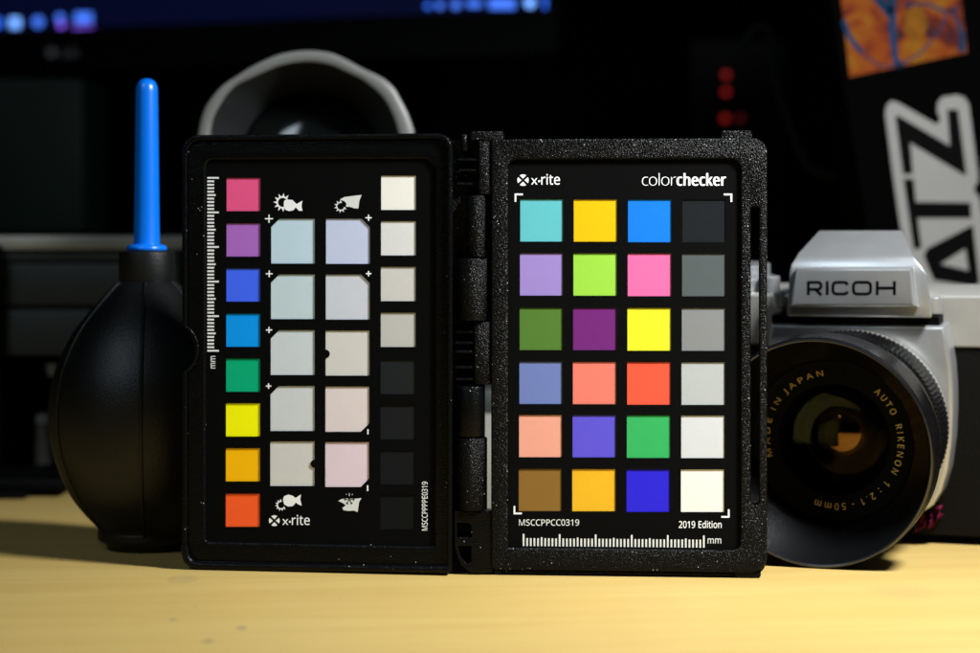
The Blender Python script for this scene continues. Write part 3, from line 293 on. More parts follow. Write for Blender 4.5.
tc|323|251,12 237,9 220,8 202,7 173,9 147,15 123,25 102,39 85,57 71,80 60,107 53,140 51,178 53,218 60,252 72,280 87,303 105,321 126,335 150,345 176,351 206,353 223,352 239,350 256,347 271,343 283,339 282,340 274,316 275,315 262,319 248,323 233,326 218,328 203,329 137,312 97,260 84,179 87,136 96,100 113,70 136,48 166,35 200,30 221,31 239,33 256,37 272,41 286,47 280,44 280,22 276,20 264,16|20,22,21 20,23,22 19,23,20 19,24,23 19,25,24 18,25,19 18,26,25 28,26,27 18,33,26 33,32,26 32,31,26 31,30,26 30,28,26 17,34,18 34,33,18 17,35,34 16,35,17 29,28,30 16,36,35 15,36,16 14,36,15 14,37,36 13,37,14 12,37,13 12,38,37 11,38,12 10,38,11 10,39,38 9,39,10 9,40,39 8,40,9 8,41,40 7,41,8 7,42,41 47,49,48 47,50,49 46,50,47 6,42,7 45,50,46 6,43,42 44,50,45 43,50,44 6,50,43 5,50,6 5,51,50 5,52,51 5,0,52 4,0,5 4,1,0 4,2,1 3,2,4
tl|174|102,14 71,14 71,496 102,496|1,3,2 1,0,3
to|407|314,52 284,27 247,12 202,7 174,10 148,16 124,27 103,42 86,62 71,85 60,113 53,145 51,180 56,233 70,275 92,309 123,333 160,348 204,353 233,350 260,344 283,333 304,318 322,299 336,275 347,248 354,217 356,181 351,128 337,86 112,71 135,47 166,33 204,28 240,33 271,47 295,71 311,102 320,139 323,181 320,222 311,259 295,289 271,313 240,327 203,331 166,327 135,313 111,289 96,258 87,222 84,181 87,139 96,102|17,19,18 17,20,19 16,20,17 16,21,20 15,46,16 46,45,16 45,21,16 45,44,21 44,22,21 43,22,44 15,47,46 43,23,22 42,23,43 15,48,47 14,48,15 42,24,23 41,24,42 14,49,48 41,25,24 13,49,14 40,25,41 13,50,49 40,26,25 12,50,13 39,26,40 12,51,50 39,27,26 39,28,27 38,28,39 12,52,51 11,52,12 10,52,11 10,53,52 37,28,38 37,29,28 9,53,10 9,30,53 36,29,37 36,0,29 8,30,9 8,31,30 35,0,36 7,31,8 35,1,0 7,32,31 34,1,35 6,32,7 33,1,34 6,33,32 6,1,33 6,2,1 5,2,6 4,2,5 4,3,2
tr|278|102,14 71,14 71,346 93,346 100,280 122,280 139,304 153,320 168,334 185,344 204,351 226,353 231,353 238,352 246,352 253,351 259,350 252,352 248,325 257,323 250,324 243,326 235,326 228,327 220,327 200,325 181,319 162,310 145,297 130,281 118,262 109,241 104,217 102,193|10,12,11 10,13,12 10,14,13 10,15,14 18,15,17 15,16,17 10,18,15 9,18,10 1,3,2 1,4,3 8,18,9 7,25,8 25,24,8 24,23,8 23,22,8 22,18,8 21,18,22 20,18,21 7,26,25 20,19,18 6,26,7 6,27,26 6,28,27 5,28,6 5,29,28 5,30,29 1,32,4 32,31,4 31,5,4 31,30,5 1,33,32 1,0,33
bc|323|201,-7 171,-5 143,2 117,13 93,28 74,48 58,73 46,103 39,138 37,178 39,220 47,256 59,286 76,311 96,332 119,347 146,358 174,365 206,367 224,366 241,364 259,361 275,357 288,352 300,347 282,298 271,302 258,306 244,310 230,313 217,314 204,315 145,300 110,254 98,179 101,139 110,105 124,79 144,60 170,48 201,44 220,45 237,47 253,50 267,55 281,60 294,65 294,13 282,7 268,2 254,-2 239,-4 221,-6|17,19,18 17,20,19 16,20,17 16,21,20 16,22,21 15,22,16 15,23,22 15,24,23 14,24,15 14,29,24 29,28,24 28,27,24 27,26,24 26,25,24 13,31,14 31,30,14 30,29,14 13,32,31 12,32,13 12,33,32 11,33,12 10,33,11 10,34,33 9,34,10 9,35,34 8,35,9 8,36,35 7,36,8 7,37,36 6,37,7 6,38,37 5,38,6 45,47,46 5,39,38 44,47,45 43,47,44 42,47,43 4,39,5 4,40,39 41,47,42 40,47,41 4,47,40 3,47,4 2,47,3 2,48,47 2,49,48 2,50,49 1,50,2 1,51,50 1,52,51 0,52,1
be|379|210,-7 177,-4 147,3 120,14 96,30 75,51 59,76 47,106 39,140 37,177 39,215 46,249 57,279 72,305 90,326 112,344 138,357 166,364 196,367 226,364 252,358 276,347 296,331 313,312 327,290 337,264 343,235 345,204 345,169 98,169 102,131 113,100 129,76 152,58 180,47 213,44 235,44 255,46 274,50 292,55 310,61 328,69 328,17 310,9 292,4 274,-1 255,-4 234,-6 99,216 283,216 280,244 273,269 262,290 245,306 223,315 195,318 169,315 147,306 129,291 114,271 105,245|17,19,18 17,20,19 16,20,17 16,21,20 15,21,16 15,22,21 14,22,15 14,23,22 13,55,14 55,23,14 13,56,55 54,23,55 13,57,56 53,23,54 53,24,23 13,58,57 52,24,53 12,58,13 12,59,58 51,24,52 51,25,24 11,59,12 11,60,59 50,25,51 50,26,25 10,60,11 10,48,60 49,26,50 49,27,26 10,49,48 10,27,49 9,27,10 9,28,27 8,29,9 29,28,9 8,30,29 7,30,8 7,31,30 6,31,7 6,32,31 5,32,6 5,33,32 40,42,41 39,42,40 5,34,33 38,42,39 4,34,5 37,42,38 4,35,34 36,42,37 35,42,36 4,42,35 3,42,4 3,43,42 2,43,3 2,44,43 2,45,44 1,45,2 1,46,45 1,47,46 0,47,1
bh|416|57,0 57,510 116,510 116,361 116,343 115,326 113,310 117,310 130,327 146,341 164,352 185,360 206,364 229,366 269,363 302,352 328,335 346,310 357,276 361,234 361,0 302,0 302,230 293,278 266,307 222,317 186,313 158,302 139,283 126,257 119,225 116,186 116,0|0,2,1 0,3,2 12,14,13 11,14,12 11,15,14 0,4,3 10,15,11 10,16,15 9,16,10 0,5,4 8,16,9 8,17,16 7,25,8 25,17,8 0,6,5 7,26,25 24,17,25 7,27,26 0,7,6 0,29,7 29,28,7 28,27,7 24,18,17 23,18,24 22,18,23 22,19,18 0,30,29 22,20,19 21,20,22 0,31,30 0,32,31
bk|359|57,0 57,510 116,510 116,244 115,236 115,226 115,216 114,204 114,194 113,185 116,185 119,189 123,195 128,201 133,208 138,214 144,221 149,228 154,234 158,238 273,360 343,360 197,206 353,0 281,0 156,168 116,132 116,0|0,2,1 0,3,2 19,21,20 19,22,21 0,4,3 18,22,19 0,5,4 17,22,18 16,22,17 0,6,5 15,22,16 0,7,6 14,22,15 13,22,14 13,23,22 0,8,7 12,25,13 25,23,13 11,25,12 0,9,8 10,25,11 0,10,9 0,26,10 26,25,10 24,23,25 0,27,26
br|278|57,0 57,360 105,360 112,294 115,294 128,313 143,330 160,345 179,357 201,364 225,367 232,367 239,366 247,366 254,365 261,364 267,363 260,308 254,310 248,311 241,312 234,312 227,313 221,313 203,311 186,306 169,298 154,286 141,272 131,256 123,236 118,215 116,192 116,0|9,11,10 9,12,11 9,13,12 9,14,13 9,15,14 8,15,9 8,16,15 8,17,16 0,2,1 0,3,2 7,17,8 6,18,7 18,17,7 5,23,6 23,22,6 22,21,6 21,20,6 20,19,6 19,18,6 4,24,5 24,23,5 4,25,24 4,26,25 4,27,26 0,4,3 0,30,4 30,29,4 29,28,4 28,27,4 0,31,30 0,32,31 0,33,32""".split('\n'):
    k_, adv_, rest_ = row[:2], *row[3:].split('|', 1)
    pv_, pf_ = rest_.split('|')
    GLYPHS[k_] = (int(adv_), [tuple(map(int, q.split(','))) for q in pv_.split()], [tuple(map(int, q.split(','))) for q in pf_.split()])

def own_glyph(key, adv, loop):
    loop = [(x * 0.6779, y * 0.6779) for x, y in loop]; adv *= 0.6779
    GLYPHS[key] = (adv, loop, [tuple(t) for t in tessellate_polygon([[Vector((x, y, 0)) for x, y in loop]])])
own_glyph('rI', 280, [(98, 0), (182, 0), (182, 714), (98, 714)])
own_glyph('rM', 906, [(98, 0), (98, 714), (225, 714), (452, 120), (680, 714), (808, 714), (808, 0), (728, 0), (728, 600), (490, 0), (415, 0), (178, 600), (178, 0)])
own_glyph('rN', 760, [(98, 0), (98, 714), (190, 714), (580, 130), (580, 714), (660, 714), (660, 0), (570, 0), (178, 590), (178, 0)])

def glyphs(body, weight=0.0, spacing=1.0, shear=0.0):
    st = 't' if weight < 0 else 'b' if weight >= 0.03 else 'r'
    V, Fc, x = [], [], 0
    for ch in body:
        if ch == ' ': x += 210 * spacing; continue
        a, vs, fs = GLYPHS[('r' if st == 't' and ch not in 'color' else st) + ch]; k = len(V)
        V += [(vx + x, vy, 0) for vx, vy in vs]; Fc += [tuple(i + k for i in f) for f in fs]
        if st == 'b':                      # heavier strokes: the same letter laid down again a hair to the side
            for lay, dx in ((1, -24), (2, 24)):
                k = len(V); V += [(vx + x + dx, vy, lay) for vx, vy in vs]; Fc += [tuple(i + k for i in f) for f in fs]
        x += a + 560 * (spacing - 1) + (14 if st == 'b' else 0)
    x0 = min(v[0] for v in V); x1 = max(v[0] for v in V); y0 = min(v[1] for v in V); y1 = max(v[1] for v in V)
    return [((v[0] - x0) / (x1 - x0), (v[1] - y0) / (y1 - y0), v[2]) for v in V], Fc      # unit box

class Plane:
    """an upright plane through (x0, y0) turned by th: local (u, w, z) -> world; at() reads a picture point on it"""
    def __init__(s, x0, y0, th):
        s.x0, s.y0, s.c, s.s = x0, y0, math.cos(R(th)), math.sin(R(th))
        s.m = Matrix.Translation((x0, y0, 0)) @ Matrix.Rotation(-R(th), 4, 'Z')
    def at(s, px, py, w=0.0):
        # plane shifted back by w along its normal (s, c)
        x0 = s.x0 + s.s * w; y0 = s.y0 + s.c * w
        k = (px - CX) / F
        t = (k * y0 - x0) / (s.c + k * s.s)
        return t, H + (HY - py) / F * (y0 - t * s.s)
    def loop(s, pts, w=0.0): return [s.at(x, y, w) for x, y in pts]
    def words(s, body, x0, x1, ytop, ybot, w, weight=0.0, spacing=1.0, turn=False, shear=0.0):
        V, Fc = glyphs(body, weight, spacing, shear)
        out = []
        for a, b, lay in V:
            if turn: px, py = x0 + (x1 - x0) * (1 - b), ybot + (ytop - ybot) * a
            else: px, py = x0 + (x1 - x0) * a, ybot + (ytop - ybot) * b
            u, z = s.at(px, py, w); out.append((u, w - 0.004 * lay, z))
        return xf((out, Fc), s.m)
    def shapes(s, loops, w):
        return xf(flat([s.loop(l, w) for l in loops], w), s.m)

def P(px, py, D): return ((px - CX) / F * D, D, H + (HY - py) / F * D)

# ------------------------------------------------------------------ desk and wall
def desk_mat():
    m = mat('beech_wood', (0.5, 0.34, 0.14), 0.5, spec=0.3); nt = m.node_tree; N = nt.nodes; L = nt.links; b = N['Principled BSDF']
    tc = N.new('ShaderNodeTexCoord'); mp = N.new('ShaderNodeMapping')
    mp.inputs['Rotation'].default_value = (0, 0, R(-7)); L.new(tc.outputs['Object'], mp.inputs['Vector'])
    def noise(sc, det, scale=(1, 1, 1), dist=0):
        q = N.new('ShaderNodeMapping'); q.inputs['Scale'].default_value = scale; L.new(mp.outputs[0], q.inputs['Vector'])
        n = N.new('ShaderNodeTexNoise'); n.inputs['Scale'].default_value = sc; n.inputs['Detail'].default_value = det
        n.inputs['Distortion'].default_value = dist; L.new(q.outputs[0], n.inputs['Vector']); return n
    g1 = noise(5, 5, (1, 14, 1), 0.6); g2 = noise(60, 4, (1, 16, 1)); g3 = noise(7, 3)
    def mrange(n, lo, hi, a, bb):
        r = N.new('ShaderNodeMapRange'); r.inputs['From Min'].default_value = lo; r.inputs['From Max'].default_value = hi
        r.inputs['To Min'].default_value = a; r.inputs['To Max'].default_value = bb; L.new(n.outputs['Fac'], r.inputs['Value']); return r
    mx = N.new('ShaderNodeMix'); mx.data_type = 'RGBA'
    mx.inputs[6].default_value = (0.420, 0.300, 0.098, 1); mx.inputs[7].default_value = (0.395, 0.272, 0.083, 1)
    L.new(mrange(g1, 0.38, 0.66, 0, 1).outputs[0], mx.inputs[0])
    h = N.new('ShaderNodeHueSaturation'); L.new(mx.outputs[2], h.inputs['Color'])
    mu = N.new('ShaderNodeMath'); mu.operation = 'MULTIPLY'
    L.new(mrange(g2, 0.35, 0.65, 0.98, 1.015).outputs[0], mu.inputs[0]); L.new(mrange(g3, 0.3, 0.7, 0.97, 1.03).outputs[0], mu.inputs[1])
    L.new(mu.outputs[0], h.inputs['Value'])
    # grey ink spots and faint ring stains with a place of their own on the wood
    prev = h.outputs['Color']
    for (px, py, rad, amt, ring) in ((173, 619.5, 1.1, 0.6, 0), (242, 627.5, 1.2, 0.35, 0), (208, 641, 1.5, 0.6, 0), (241, 628, 1.3, 0.55, 0),
                               (183, 579, 4.2, 0.18, 1), (905, 592, 9, 0.12, 0), (60, 560, 0.8, 0.3, 0), (340, 598, 0.5, 0.4, 0), (195, 606, 0.5, 0.4, 0)):
        D = F * H / (py - HY); X = (px - CX) / F * D
        q = N.new('ShaderNodeVectorMath'); q.operation = 'SUBTRACT'; q.inputs[1].default_value = ((X - DESK[0]) * S, (D - DESK[1]) * S, 0.0)
        L.new(tc.outputs['Object'], q.inputs[0])
        f = N.new('ShaderNodeVectorMath'); f.operation = 'MULTIPLY'; f.inputs[1].default_value = (1 / (rad * S), 0.6 / (rad * S), 0); L.new(q.outputs[0], f.inputs[0])
        wob = N.new('ShaderNodeVectorMath'); wob.operation = 'LENGTH'; L.new(f.outputs[0], wob.inputs[0])
        r = N.new('ShaderNodeMapRange'); r.inputs['From Min'].default_value = 1.25 if not ring else 1.15; r.inputs['From Max'].default_value = 0.5 if not ring else 0.95
        r.inputs['To Min'].default_value = 0; r.inputs['To Max'].default_value = amt; L.new(wob.outputs['Value'], r.inputs['Value'])
        x = N.new('ShaderNodeMix'); x.data_type = 'RGBA'; x.inputs[7].default_value = (0.13, 0.12, 0.09, 1)
        L.new(prev, x.inputs[6]); L.new(r.outputs[0], x.inputs[0]); prev = x.outputs[2]
    L.new(prev, b.inputs['Base Color'])
    bp = N.new('ShaderNodeBump'); bp.inputs['Strength'].default_value = 0.25; bp.inputs['Distance'].default_value = 0.0002
    L.new(g2.outputs['Fac'], bp.inputs['Height']); L.new(bp.outputs['Normal'], b.inputs['Normal'])
    return m
DESK = (0, 850)
M['desk'] = desk_mat()
def topbox(x0, x1, y0, y1, z0, z1): return box(x0, x1, y0, y1, z0, z1)
d = obj('desk', topbox(-800, 800, 300, 1400, -25, 0), M['desk'], None, bevel=2)
tag(d, 'pale beech wood desk top lit bright at its right front', 'desk')
M['wall'] = mat('dark_wall', (0.0012, 0.0016, 0.0016), 0.9, spec=0.05, bump=(120, 0.2), vary=(6, 0.2))
wl = obj('wall', box(-1500, 1500, 1500, 1520, -700, 1400), M['wall']); tag(wl, kind='structure')

# ------------------------------------------------------------------ colour chart case
case = thing('chart_case', (0, 655, 0), 'open black plastic case holding two colour chart cards, standing upright at the centre', 'colour chart')
PR = Plane(0, 652.0, 5.0)
PL = Plane(-9.8, 652.0, 9.2)

def patch_mat(name, rgb, E):
    c = tuple(min(0.92, v / e) for v, e in zip(lin(rgb), E))
    return mat(name, c, 0.65, spec=0.07, bump=(5200, 0.10), vary=(150, 0.012))

# --- right half: frame, back shell, card
def rl(loop, w=0.0): return PR.loop(loop, w)
def rb(x0, x1, y0, y1, r=0):              # picture rectangle -> upright rectangle on the plane, radii in mm
    (u0, z1), (u1, _), (_, z0) = PR.at(x0, (y0 + y1) / 2), PR.at(x1, (y0 + y1) / 2), (0, 0)
    cx = (x0 + x1) / 2
    z1 = PR.at(cx, y0)[1]; z0 = PR.at(cx, y1)[1]
    return rr(u0, u1, z0, z1, r)
outer = rb(491, 767.2, 138.5, 571.5, (1.2, 4.6, 4.0, 0.8))
opening = rb(508, 740.5, 159.5, 549, (0.3, 2.6, 2.8, 2.4))
slot = rb(750.8, 759, 206.5, 505, 1.0)
obj('case_frame', xf(slab([outer, opening, slot], 0, 3.2, 0.55), PR.m), M['grain'], case)
outer2 = rb(491, 766, 140, 574.2, (0.5, 3.2, 4.0, 0.5))
obj('case_back', xf(slab([outer2, rb(750, 759.8, 205.5, 506, 1.0)], 3.25, 8.2, 0.4), PR.m), M['grain'], case)
# card seat: closes the opening behind the card
obj('card_seat', xf(slab([rb(505, 745, 155, 552, 2)], 2.2, 3.0), PR.m), M['card'], case)
obj('latch_tab', xf(slab([rb(721, 752, 130.3, 139.6, (0, 0, 0.6, 0.6))], 0.5, 6.5, 0.35), PR.m), M['grain'], case)
obj('latch_tab', xf(slab([rb(470, 503, 131, 141, (0, 0, 0.6, 0.6))], 0.9, 6.5, 0.35), PR.m), M['grain'], case)
obj('case_foot', xf(slab([rb(735, 761, 571.9, 578.6, (1.0, 1.0, 0, 0))], 0.6, 7.5, 0.3), PR.m), M['gloss'], case)
obj('case_lip', xf(slab([rb(500, 734, 572.0, 575.6, 0.2)], 1.2, 7.6, 0.25), PR.m), M['gloss'], case)

XC = ((520.2, 563.0), (573.7, 617.0), (628.0, 671.4), (682.4, 725.6))
YR = (199.4, 253.4, 307.9, 361.8, 415.0, 468.9)
RC = [[(106, 204, 206), (248, 202, 16), (26, 130, 232), (30, 33, 35)],
      [(170, 146, 214), (168, 230, 76), (252, 117, 172), (90, 98, 96)],
      [(92, 134, 54), (124, 45, 126), (255, 255, 50), (141, 143, 139)],
      [(120, 138, 196), (255, 136, 115), (255, 97, 67), (194, 198, 192)],
      [(255, 178, 150), (104, 92, 222), (62, 189, 102), (224, 227, 223)],
      [(150, 112, 50), (255, 196, 42), (52, 42, 226), (255, 254, 240)]]
RN = [['teal', 'golden yellow', 'bright blue', 'near black'], ['lilac', 'lime green', 'pink', 'dark grey'],
      ['olive green', 'deep purple', 'lemon yellow', 'mid grey'], ['slate blue', 'salmon', 'tomato red', 'light grey'],
      ['peach', 'violet blue', 'emerald green', 'off-white'], ['brown', 'amber orange', 'deep blue', 'white']]
def rpatch(i, j):
    dx = -1.5 * i / 5; x0, x1 = XC[j]; y0 = YR[i]
    sl = 0.07 * (i == 5 and j == 2) + 0.5 * (j / 3) * (1 if i > 2 else 0.6)
    return x0 + dx, x1 + dx, y0 + sl, y0 + 42.2 + sl + (0.4 if j > 1 else 0)
WC = 1.15                                   # the card sits this far behind the frame's face
cardloops = [rb(507, 741.5, 158.5, 550, (0.3, 2.6, 2.8, 2.4))]
for i in range(6):
    for j in range(4):
        x0, x1, y0, y1 = rpatch(i, j)
        cardloops.append(PR.loop([(x0, y0), (x0, y1), (x1, y1), (x1, y0)], WC))
card = obj('chart_card', xf(slab(cardloops, WC, WC + 0.22), PR.m), M['card'], case, label='black card with 24 coloured squares in four columns')
ER = (1.53, 1.52, 1.43)
for i in range(6):
    for j in range(4):
        x0, x1, y0, y1 = rpatch(i, j)
        m = patch_mat('paint_chip', RC[i][j], ER)
        lp = PR.loop([(x0 - .8, y0 - .8), (x0 - .8, y1 + .8), (x1 + .8, y1 + .8), (x1 + .8, y0 - .8)], WC)
        obj('colour_patch', xf(slab([lp], WC + 0.24, WC + 0.6), PR.m), m, card, label=RN[i][j] + ' square')

PW = 0.035                                  # print lies this far in front of its card
def seg_rect(x0, x1, y0, y1): return [(x0, y0), (x1, y0), (x1, y1), (x0, y1)]
def logo(cx, cy, r):
    out = []
    for a, hw in ((90, 34), (270, 34), (0, 31), (180, 31)):
        k = 0.26 * r
        ax, ay = cx + math.cos(R(a)) * k, cy - math.sin(R(a)) * k
        lp = [(ax, ay)]
        for i in range(9):
            t = R(a - hw + 2 * hw * i / 8); lp.append((cx + r * math.cos(t), cy - r * math.sin(t)))
        out.append(lp)
    return out
W = WC - PW
obj('lettering', join(PR.shapes(logo(523, 180.2, 5.7), W), PR.words('x', 531, 537.6, 178.2, 184.6, W, 0.012),
                      PR.shapes([seg_rect(538.2, 540.2, 180.3, 182.2)], W),
                      PR.words('rite', 541.2, 560, 174.0, 184.8, W, 0.012)), M['print'], card)
obj('lettering', PR.words('color', 642, 676, 173.2, 185.6, W, -0.012, 0.9), M['print'], card)
obj('lettering', PR.words('checker', 676.5, 726.2, 173.2, 185.8, W, 0.034, 1.0), M['print'], card)
obj('lettering', PR.words('MSCCPPCC0319', 519, 579.2, 519.2, 525.6, W, 0.012), M['print_soft'], card)
obj('lettering', PR.words('2019 Edition', 678.8, 721.6, 520.6, 528.0, W, 0.012), M['print'], card)
obj('lettering', PR.words('mm', 707.6, 721.2, 538.2, 543.4, W, 0.01), M['print_soft'], card)
def brackets(q):
    for (x, y, sx, sy) in q:
        t, a = 1.7, 8.3
        yield [(x, y), (x + sx * a, y), (x + sx * a, y + sy * t), (x + sx * t, y + sy * t), (x + sx * t, y + sy * a), (x, y + sy * a)]
for b_ in brackets(((514.6, 193.6, 1, 1), (732.2, 193.6, -1, 1), (513.6, 514.2, 1, -1), (729.6, 517.6, -1, -1))):
    obj('corner_mark', PR.shapes([b_], W), M['print'], card)
tk = []
for k in range(51):
    x = 523.6 + k * 3.605; yb = 546.0 + 1.6 * k / 50
    L_ = 12.2 if k % 10 == 0 else (9.0 if k % 5 == 0 else 8.0)
    tk.append(seg_rect(x - 0.85, x + 0.85, yb - L_, yb))
obj('ruler_scale', PR.shapes(tk, W), M['print_soft'], card)

# --- left half
def lb(x0, x1, y0, y1, r=0):
    cy = (y0 + y1) / 2; cx = (x0 + x1) / 2
    u0 = PL.at(x0, cy)[0]; u1 = PL.at(x1, cy)[0]; z1 = PL.at(cx, y0)[1]; z0 = PL.at(cx, y1)[1]
    return rr(u0, u1, z0, z1, r)
def left_outline(x0, x1, y0, y1, r, notch):
    lp = lb(x0, x1, y0, y1, r)
    u0 = min(p[0] for p in lp)
    zc = PL.at(190, 349)[1]; a, b = 3.6, notch     # half height and depth of the thumb notch
    ins = [(u0, zc + 7.6)]
    for i in range(11):
        t = PI * i / 10; ins.append((u0 + b * math.sin(t) ** 1.5, zc + 6.6 * math.cos(t)))
    ins.append((u0, zc - 7.6))
    # the loop runs counter clockwise, the left side goes downwards at the end of the loop
    return lp + ins
oL = left_outline(182.8, 452, 134.3, 569.2, (4.2, 1.5, 4.2, 5.0), 3.6)
opL = lb(205.5, 434, 159.8, 543.5, (0.8, 0.8, 3.6, 2.0))
obj('cover_frame', xf(slab([oL, opL], 0, 3.0, 0.9, 4), PL.m), M['gloss'], case)
rimL = left_outline(182.8, 452, 134.3, 569.2, (4.2, 1.5, 4.2, 5.0), 3.6)
rimI = left_outline(187.5, 447.5, 139.5, 563.0, (3.2, 1.0, 3.2, 4.0), 3.6)
obj('cover_rim', xf(slab([rimL, rimI], -1.0, -0.01, 0.42, 4), PL.m), M['gloss'], case)
oL2 = left_outline(184.5, 451, 136, 570.2, (3.2, 1.0, 3.5, 4.0), 3.2)
obj('cover_back', xf(slab([oL2], 3.05, 7.8, 0.8, 4), PL.m), M['gloss'], case)
obj('card_seat', xf(slab([lb(203, 437, 156, 546, 1.5)], 1.9, 2.6), PL.m), M['card'], case)
YL = (178.0, 223.4, 268.4, 313.6, 358.6, 403.3, 448.2, 493.6)
YW = (175.7, 221.2, 266.9, 312.7, 359.9, 405.3, 450.3, 494.9)
LCOL = [(214, 79, 122), (155, 96, 171), (61, 95, 244), (8, 138, 213), (5, 157, 106), (248, 232, 4), (255, 174, 6), (232, 87, 35)]
LGRY = [(216, 213, 196), (198, 197, 187), (184, 182, 171), (170, 169, 158), (27, 29, 29), (22, 24, 24), (18, 20, 20), (14, 16, 16)]
YB = ((218.7, 263.6), (274.4, 319.1), (330.2, 375.0), (386.0, 431.0), (441.4, 486.0))
LB1 = [(172, 194, 198), (176, 192, 190), (184, 192, 188), (186, 190, 184), (188, 187, 176)]
LB2 = [(177, 184, 200), (184, 187, 188), (190, 188, 176), (200, 189, 181), (203, 185, 187)]
LP = []
LN = ['pink', 'purple', 'blue', 'sky blue', 'green', 'yellow', 'orange', 'vermilion']
WN = ['white', 'off-white', 'pale grey', 'light grey', 'charcoal', 'darker charcoal', 'near black', 'darkest black']
B1 = ['pale cyan', 'pale blue green', 'pale grey green', 'cool grey', 'warm grey']
B2 = ['pale lavender', 'pale cool grey', 'pale beige', 'pale peach', 'pale pink']
LLAB = [n_ for p_ in zip(LN, WN) for n_ in p_] + [n_ for p_ in zip(B1, B2) for n_ in p_]
for i in range(8):
    d_ = -0.9 * i / 7
    LP.append((seg_rect(226.4 + d_, 260.5 + d_ * .6, YL[i], YL[i] + 33.2), LCOL[i]))
    LP.append((seg_rect(381 + d_, 416 + d_, YW[i], YW[i] + 34.3), LGRY[i]))
def arcn(cx, cy, r, a0, a1, n=8): return [(cx + r * math.cos(R(a0 + (a1 - a0) * k / n)), cy + r * math.sin(R(a0 + (a1 - a0) * k / n))) for k in range(n + 1)]
for i, (y0, y1) in enumerate(YB):
    q = -0.9 * i / 4; x0, x1 = 271 + q, 314.8 + q * .3; c = 8.4
    if i < 4: lp = [(x0 + c, y0), (x1, y0), (x1, y1), (x0, y1), (x0, y0 + c)]
    else: lp = [(x0, y0), (x1, y0)] + arcn(x1, 463.8, 4.0, -90, -270) + [(x1, y1), (x0, y1)]
    LP.append((lp, LB1[i]))
    x0, x1 = 325.8 + q * .8, 369.9 + q; e = 0.7 * i / 4; y0 += e; y1 += e + .3
    if i < 2: lp = [(x0, y0), (x1 - c, y0), (x1, y0 + c), (x1, y1), (x0, y1)]
    elif i == 2: lp = [(x0, y0), (x1, y0), (x1, y1), (x0, y1)] + arcn(x0, 353.9, 4.3, 90, -90)
    else: lp = [(x0, y0), (x1, y0), (x1, y1 - c), (x1 - c, y1), (x0, y1)]
    LP.append((lp, LB2[i]))
WL = 0.85
cl_ = [lb(204.6, 434.8, 159, 544.3, (0.8, 0.8, 3.6, 2.0))] + [PL.loop(lp, WL) for lp, _ in LP]
card2 = obj('chart_card', xf(slab(cl_, WL, WL + 0.22), PL.m), M['card'], case, label='black card with clipped pastel squares between two columns of small squares')
EL = (0.89, 0.875, 0.79)
for (lp, rgb), lab in zip(LP, LLAB):
    cx = sum(p[0] for p in lp) / len(lp); cy = sum(p[1] for p in lp) / len(lp)
    xs = [p[0] for p in lp]; ys = [p[1] for p in lp]
    lo = seg_rect(min(xs) - .8, max(xs) + .8, min(ys) - .8, max(ys) + .8)
    obj('colour_patch', xf(slab([PL.loop(lo, WL)], WL + 0.24, WL + 0.6), PL.m), patch_mat('paint_chip', rgb, EL), card2, label=lab + ' square')
W = WL - PW
tk = []
for k in range(51):
    y = 177.9 + k * 3.456
    tk.append(seg_rect(207.3, 207.3 + (11.6 if k % 10 == 0 else 8.3 if k % 5 == 0 else 6.8), y - 0.85, y + 0.85))
obj('ruler_scale', PL.shapes(tk, W), M['print'], card2)
obj('lettering', PL.words('mm', 210.6, 215.4, 356, 368.4, W, 0.01, turn=True), M['print'], card2)
obj('lettering', PL.words('MSCCPPPPE0319', 421.8, 427.6, 481.6, 530.4, W, 0.012, turn=True), M['print'], card2)
obj('lettering', join(PL.shapes(logo(274.3, 520.6, 5.4), W), PL.words('x', 282.2, 288.4, 519.0, 524.8, W, 0.012),
                      PL.shapes([seg_rect(289.0, 290.8, 520.8, 522.6)], W),
                      PL.words('rite', 291.8, 309.8, 514.8, 525.0, W, 0.012)), M['print'], card2)
def cz(x, y, ox, oy): return ox + x / 5.438, oy + y / 5.438
def gear(cx, cy, ri, ro, rt, a0, a1, n):
    out = []
    k = 28
    ring = [(cx + ro * math.cos(R(a0 + (a1 - a0) * i / k)), cy - ro * math.sin(R(a0 + (a1 - a0) * i / k))) for i in range(k + 1)]
    ring += [(cx + ri * math.cos(R(a1 + (a0 - a1) * i / k)), cy - ri * math.sin(R(a1 + (a0 - a1) * i / k))) for i in range(k + 1)]
    out.append(ring)
    for i in range(n):
        a = a0 + (a1 - a0) * (i + .5) / n; h = 12
        out.append([(cx + ro * .97 * math.cos(R(a - h)), cy - ro * .97 * math.sin(R(a - h))), (cx + rt * math.cos(R(a)), cy - rt * math.sin(R(a))),
                    (cx + ro * .97 * math.cos(R(a + h)), cy - ro * .97 * math.sin(R(a + h)))])
    return out
def tr(pts, ox, oy): return [cz(x, y, ox, oy) for x, y in pts]
g = [tuple(p) for p in ()]
fish = tr([(157, 96), (160, 84), (176, 79), (204, 82), (226, 104), (258, 85), (253, 112), (258, 141), (238, 140), (222, 122), (208, 138), (184, 142), (163, 134), (157, 116)], 255, 185)
obj('sun_and_fish_icon', PL.shapes(gear(*cz(150, 95, 255, 185), 4.6, 6.2, 9.4, 35, 290, 8) + [fish], W), M['print'], card2)
wing = tr([(462, 78), (486, 66), (530, 60), (580, 54), (568, 84), (562, 128), (540, 127), (515, 119), (494, 119), (498, 102), (486, 88), (474, 84)], 255, 185)
obj('sun_and_wing_icon', PL.shapes(gear(*cz(466, 116, 255, 185), 3.4, 4.6, 6.8, 75, 350, 8) + [wing], W), M['print_soft'], card2)
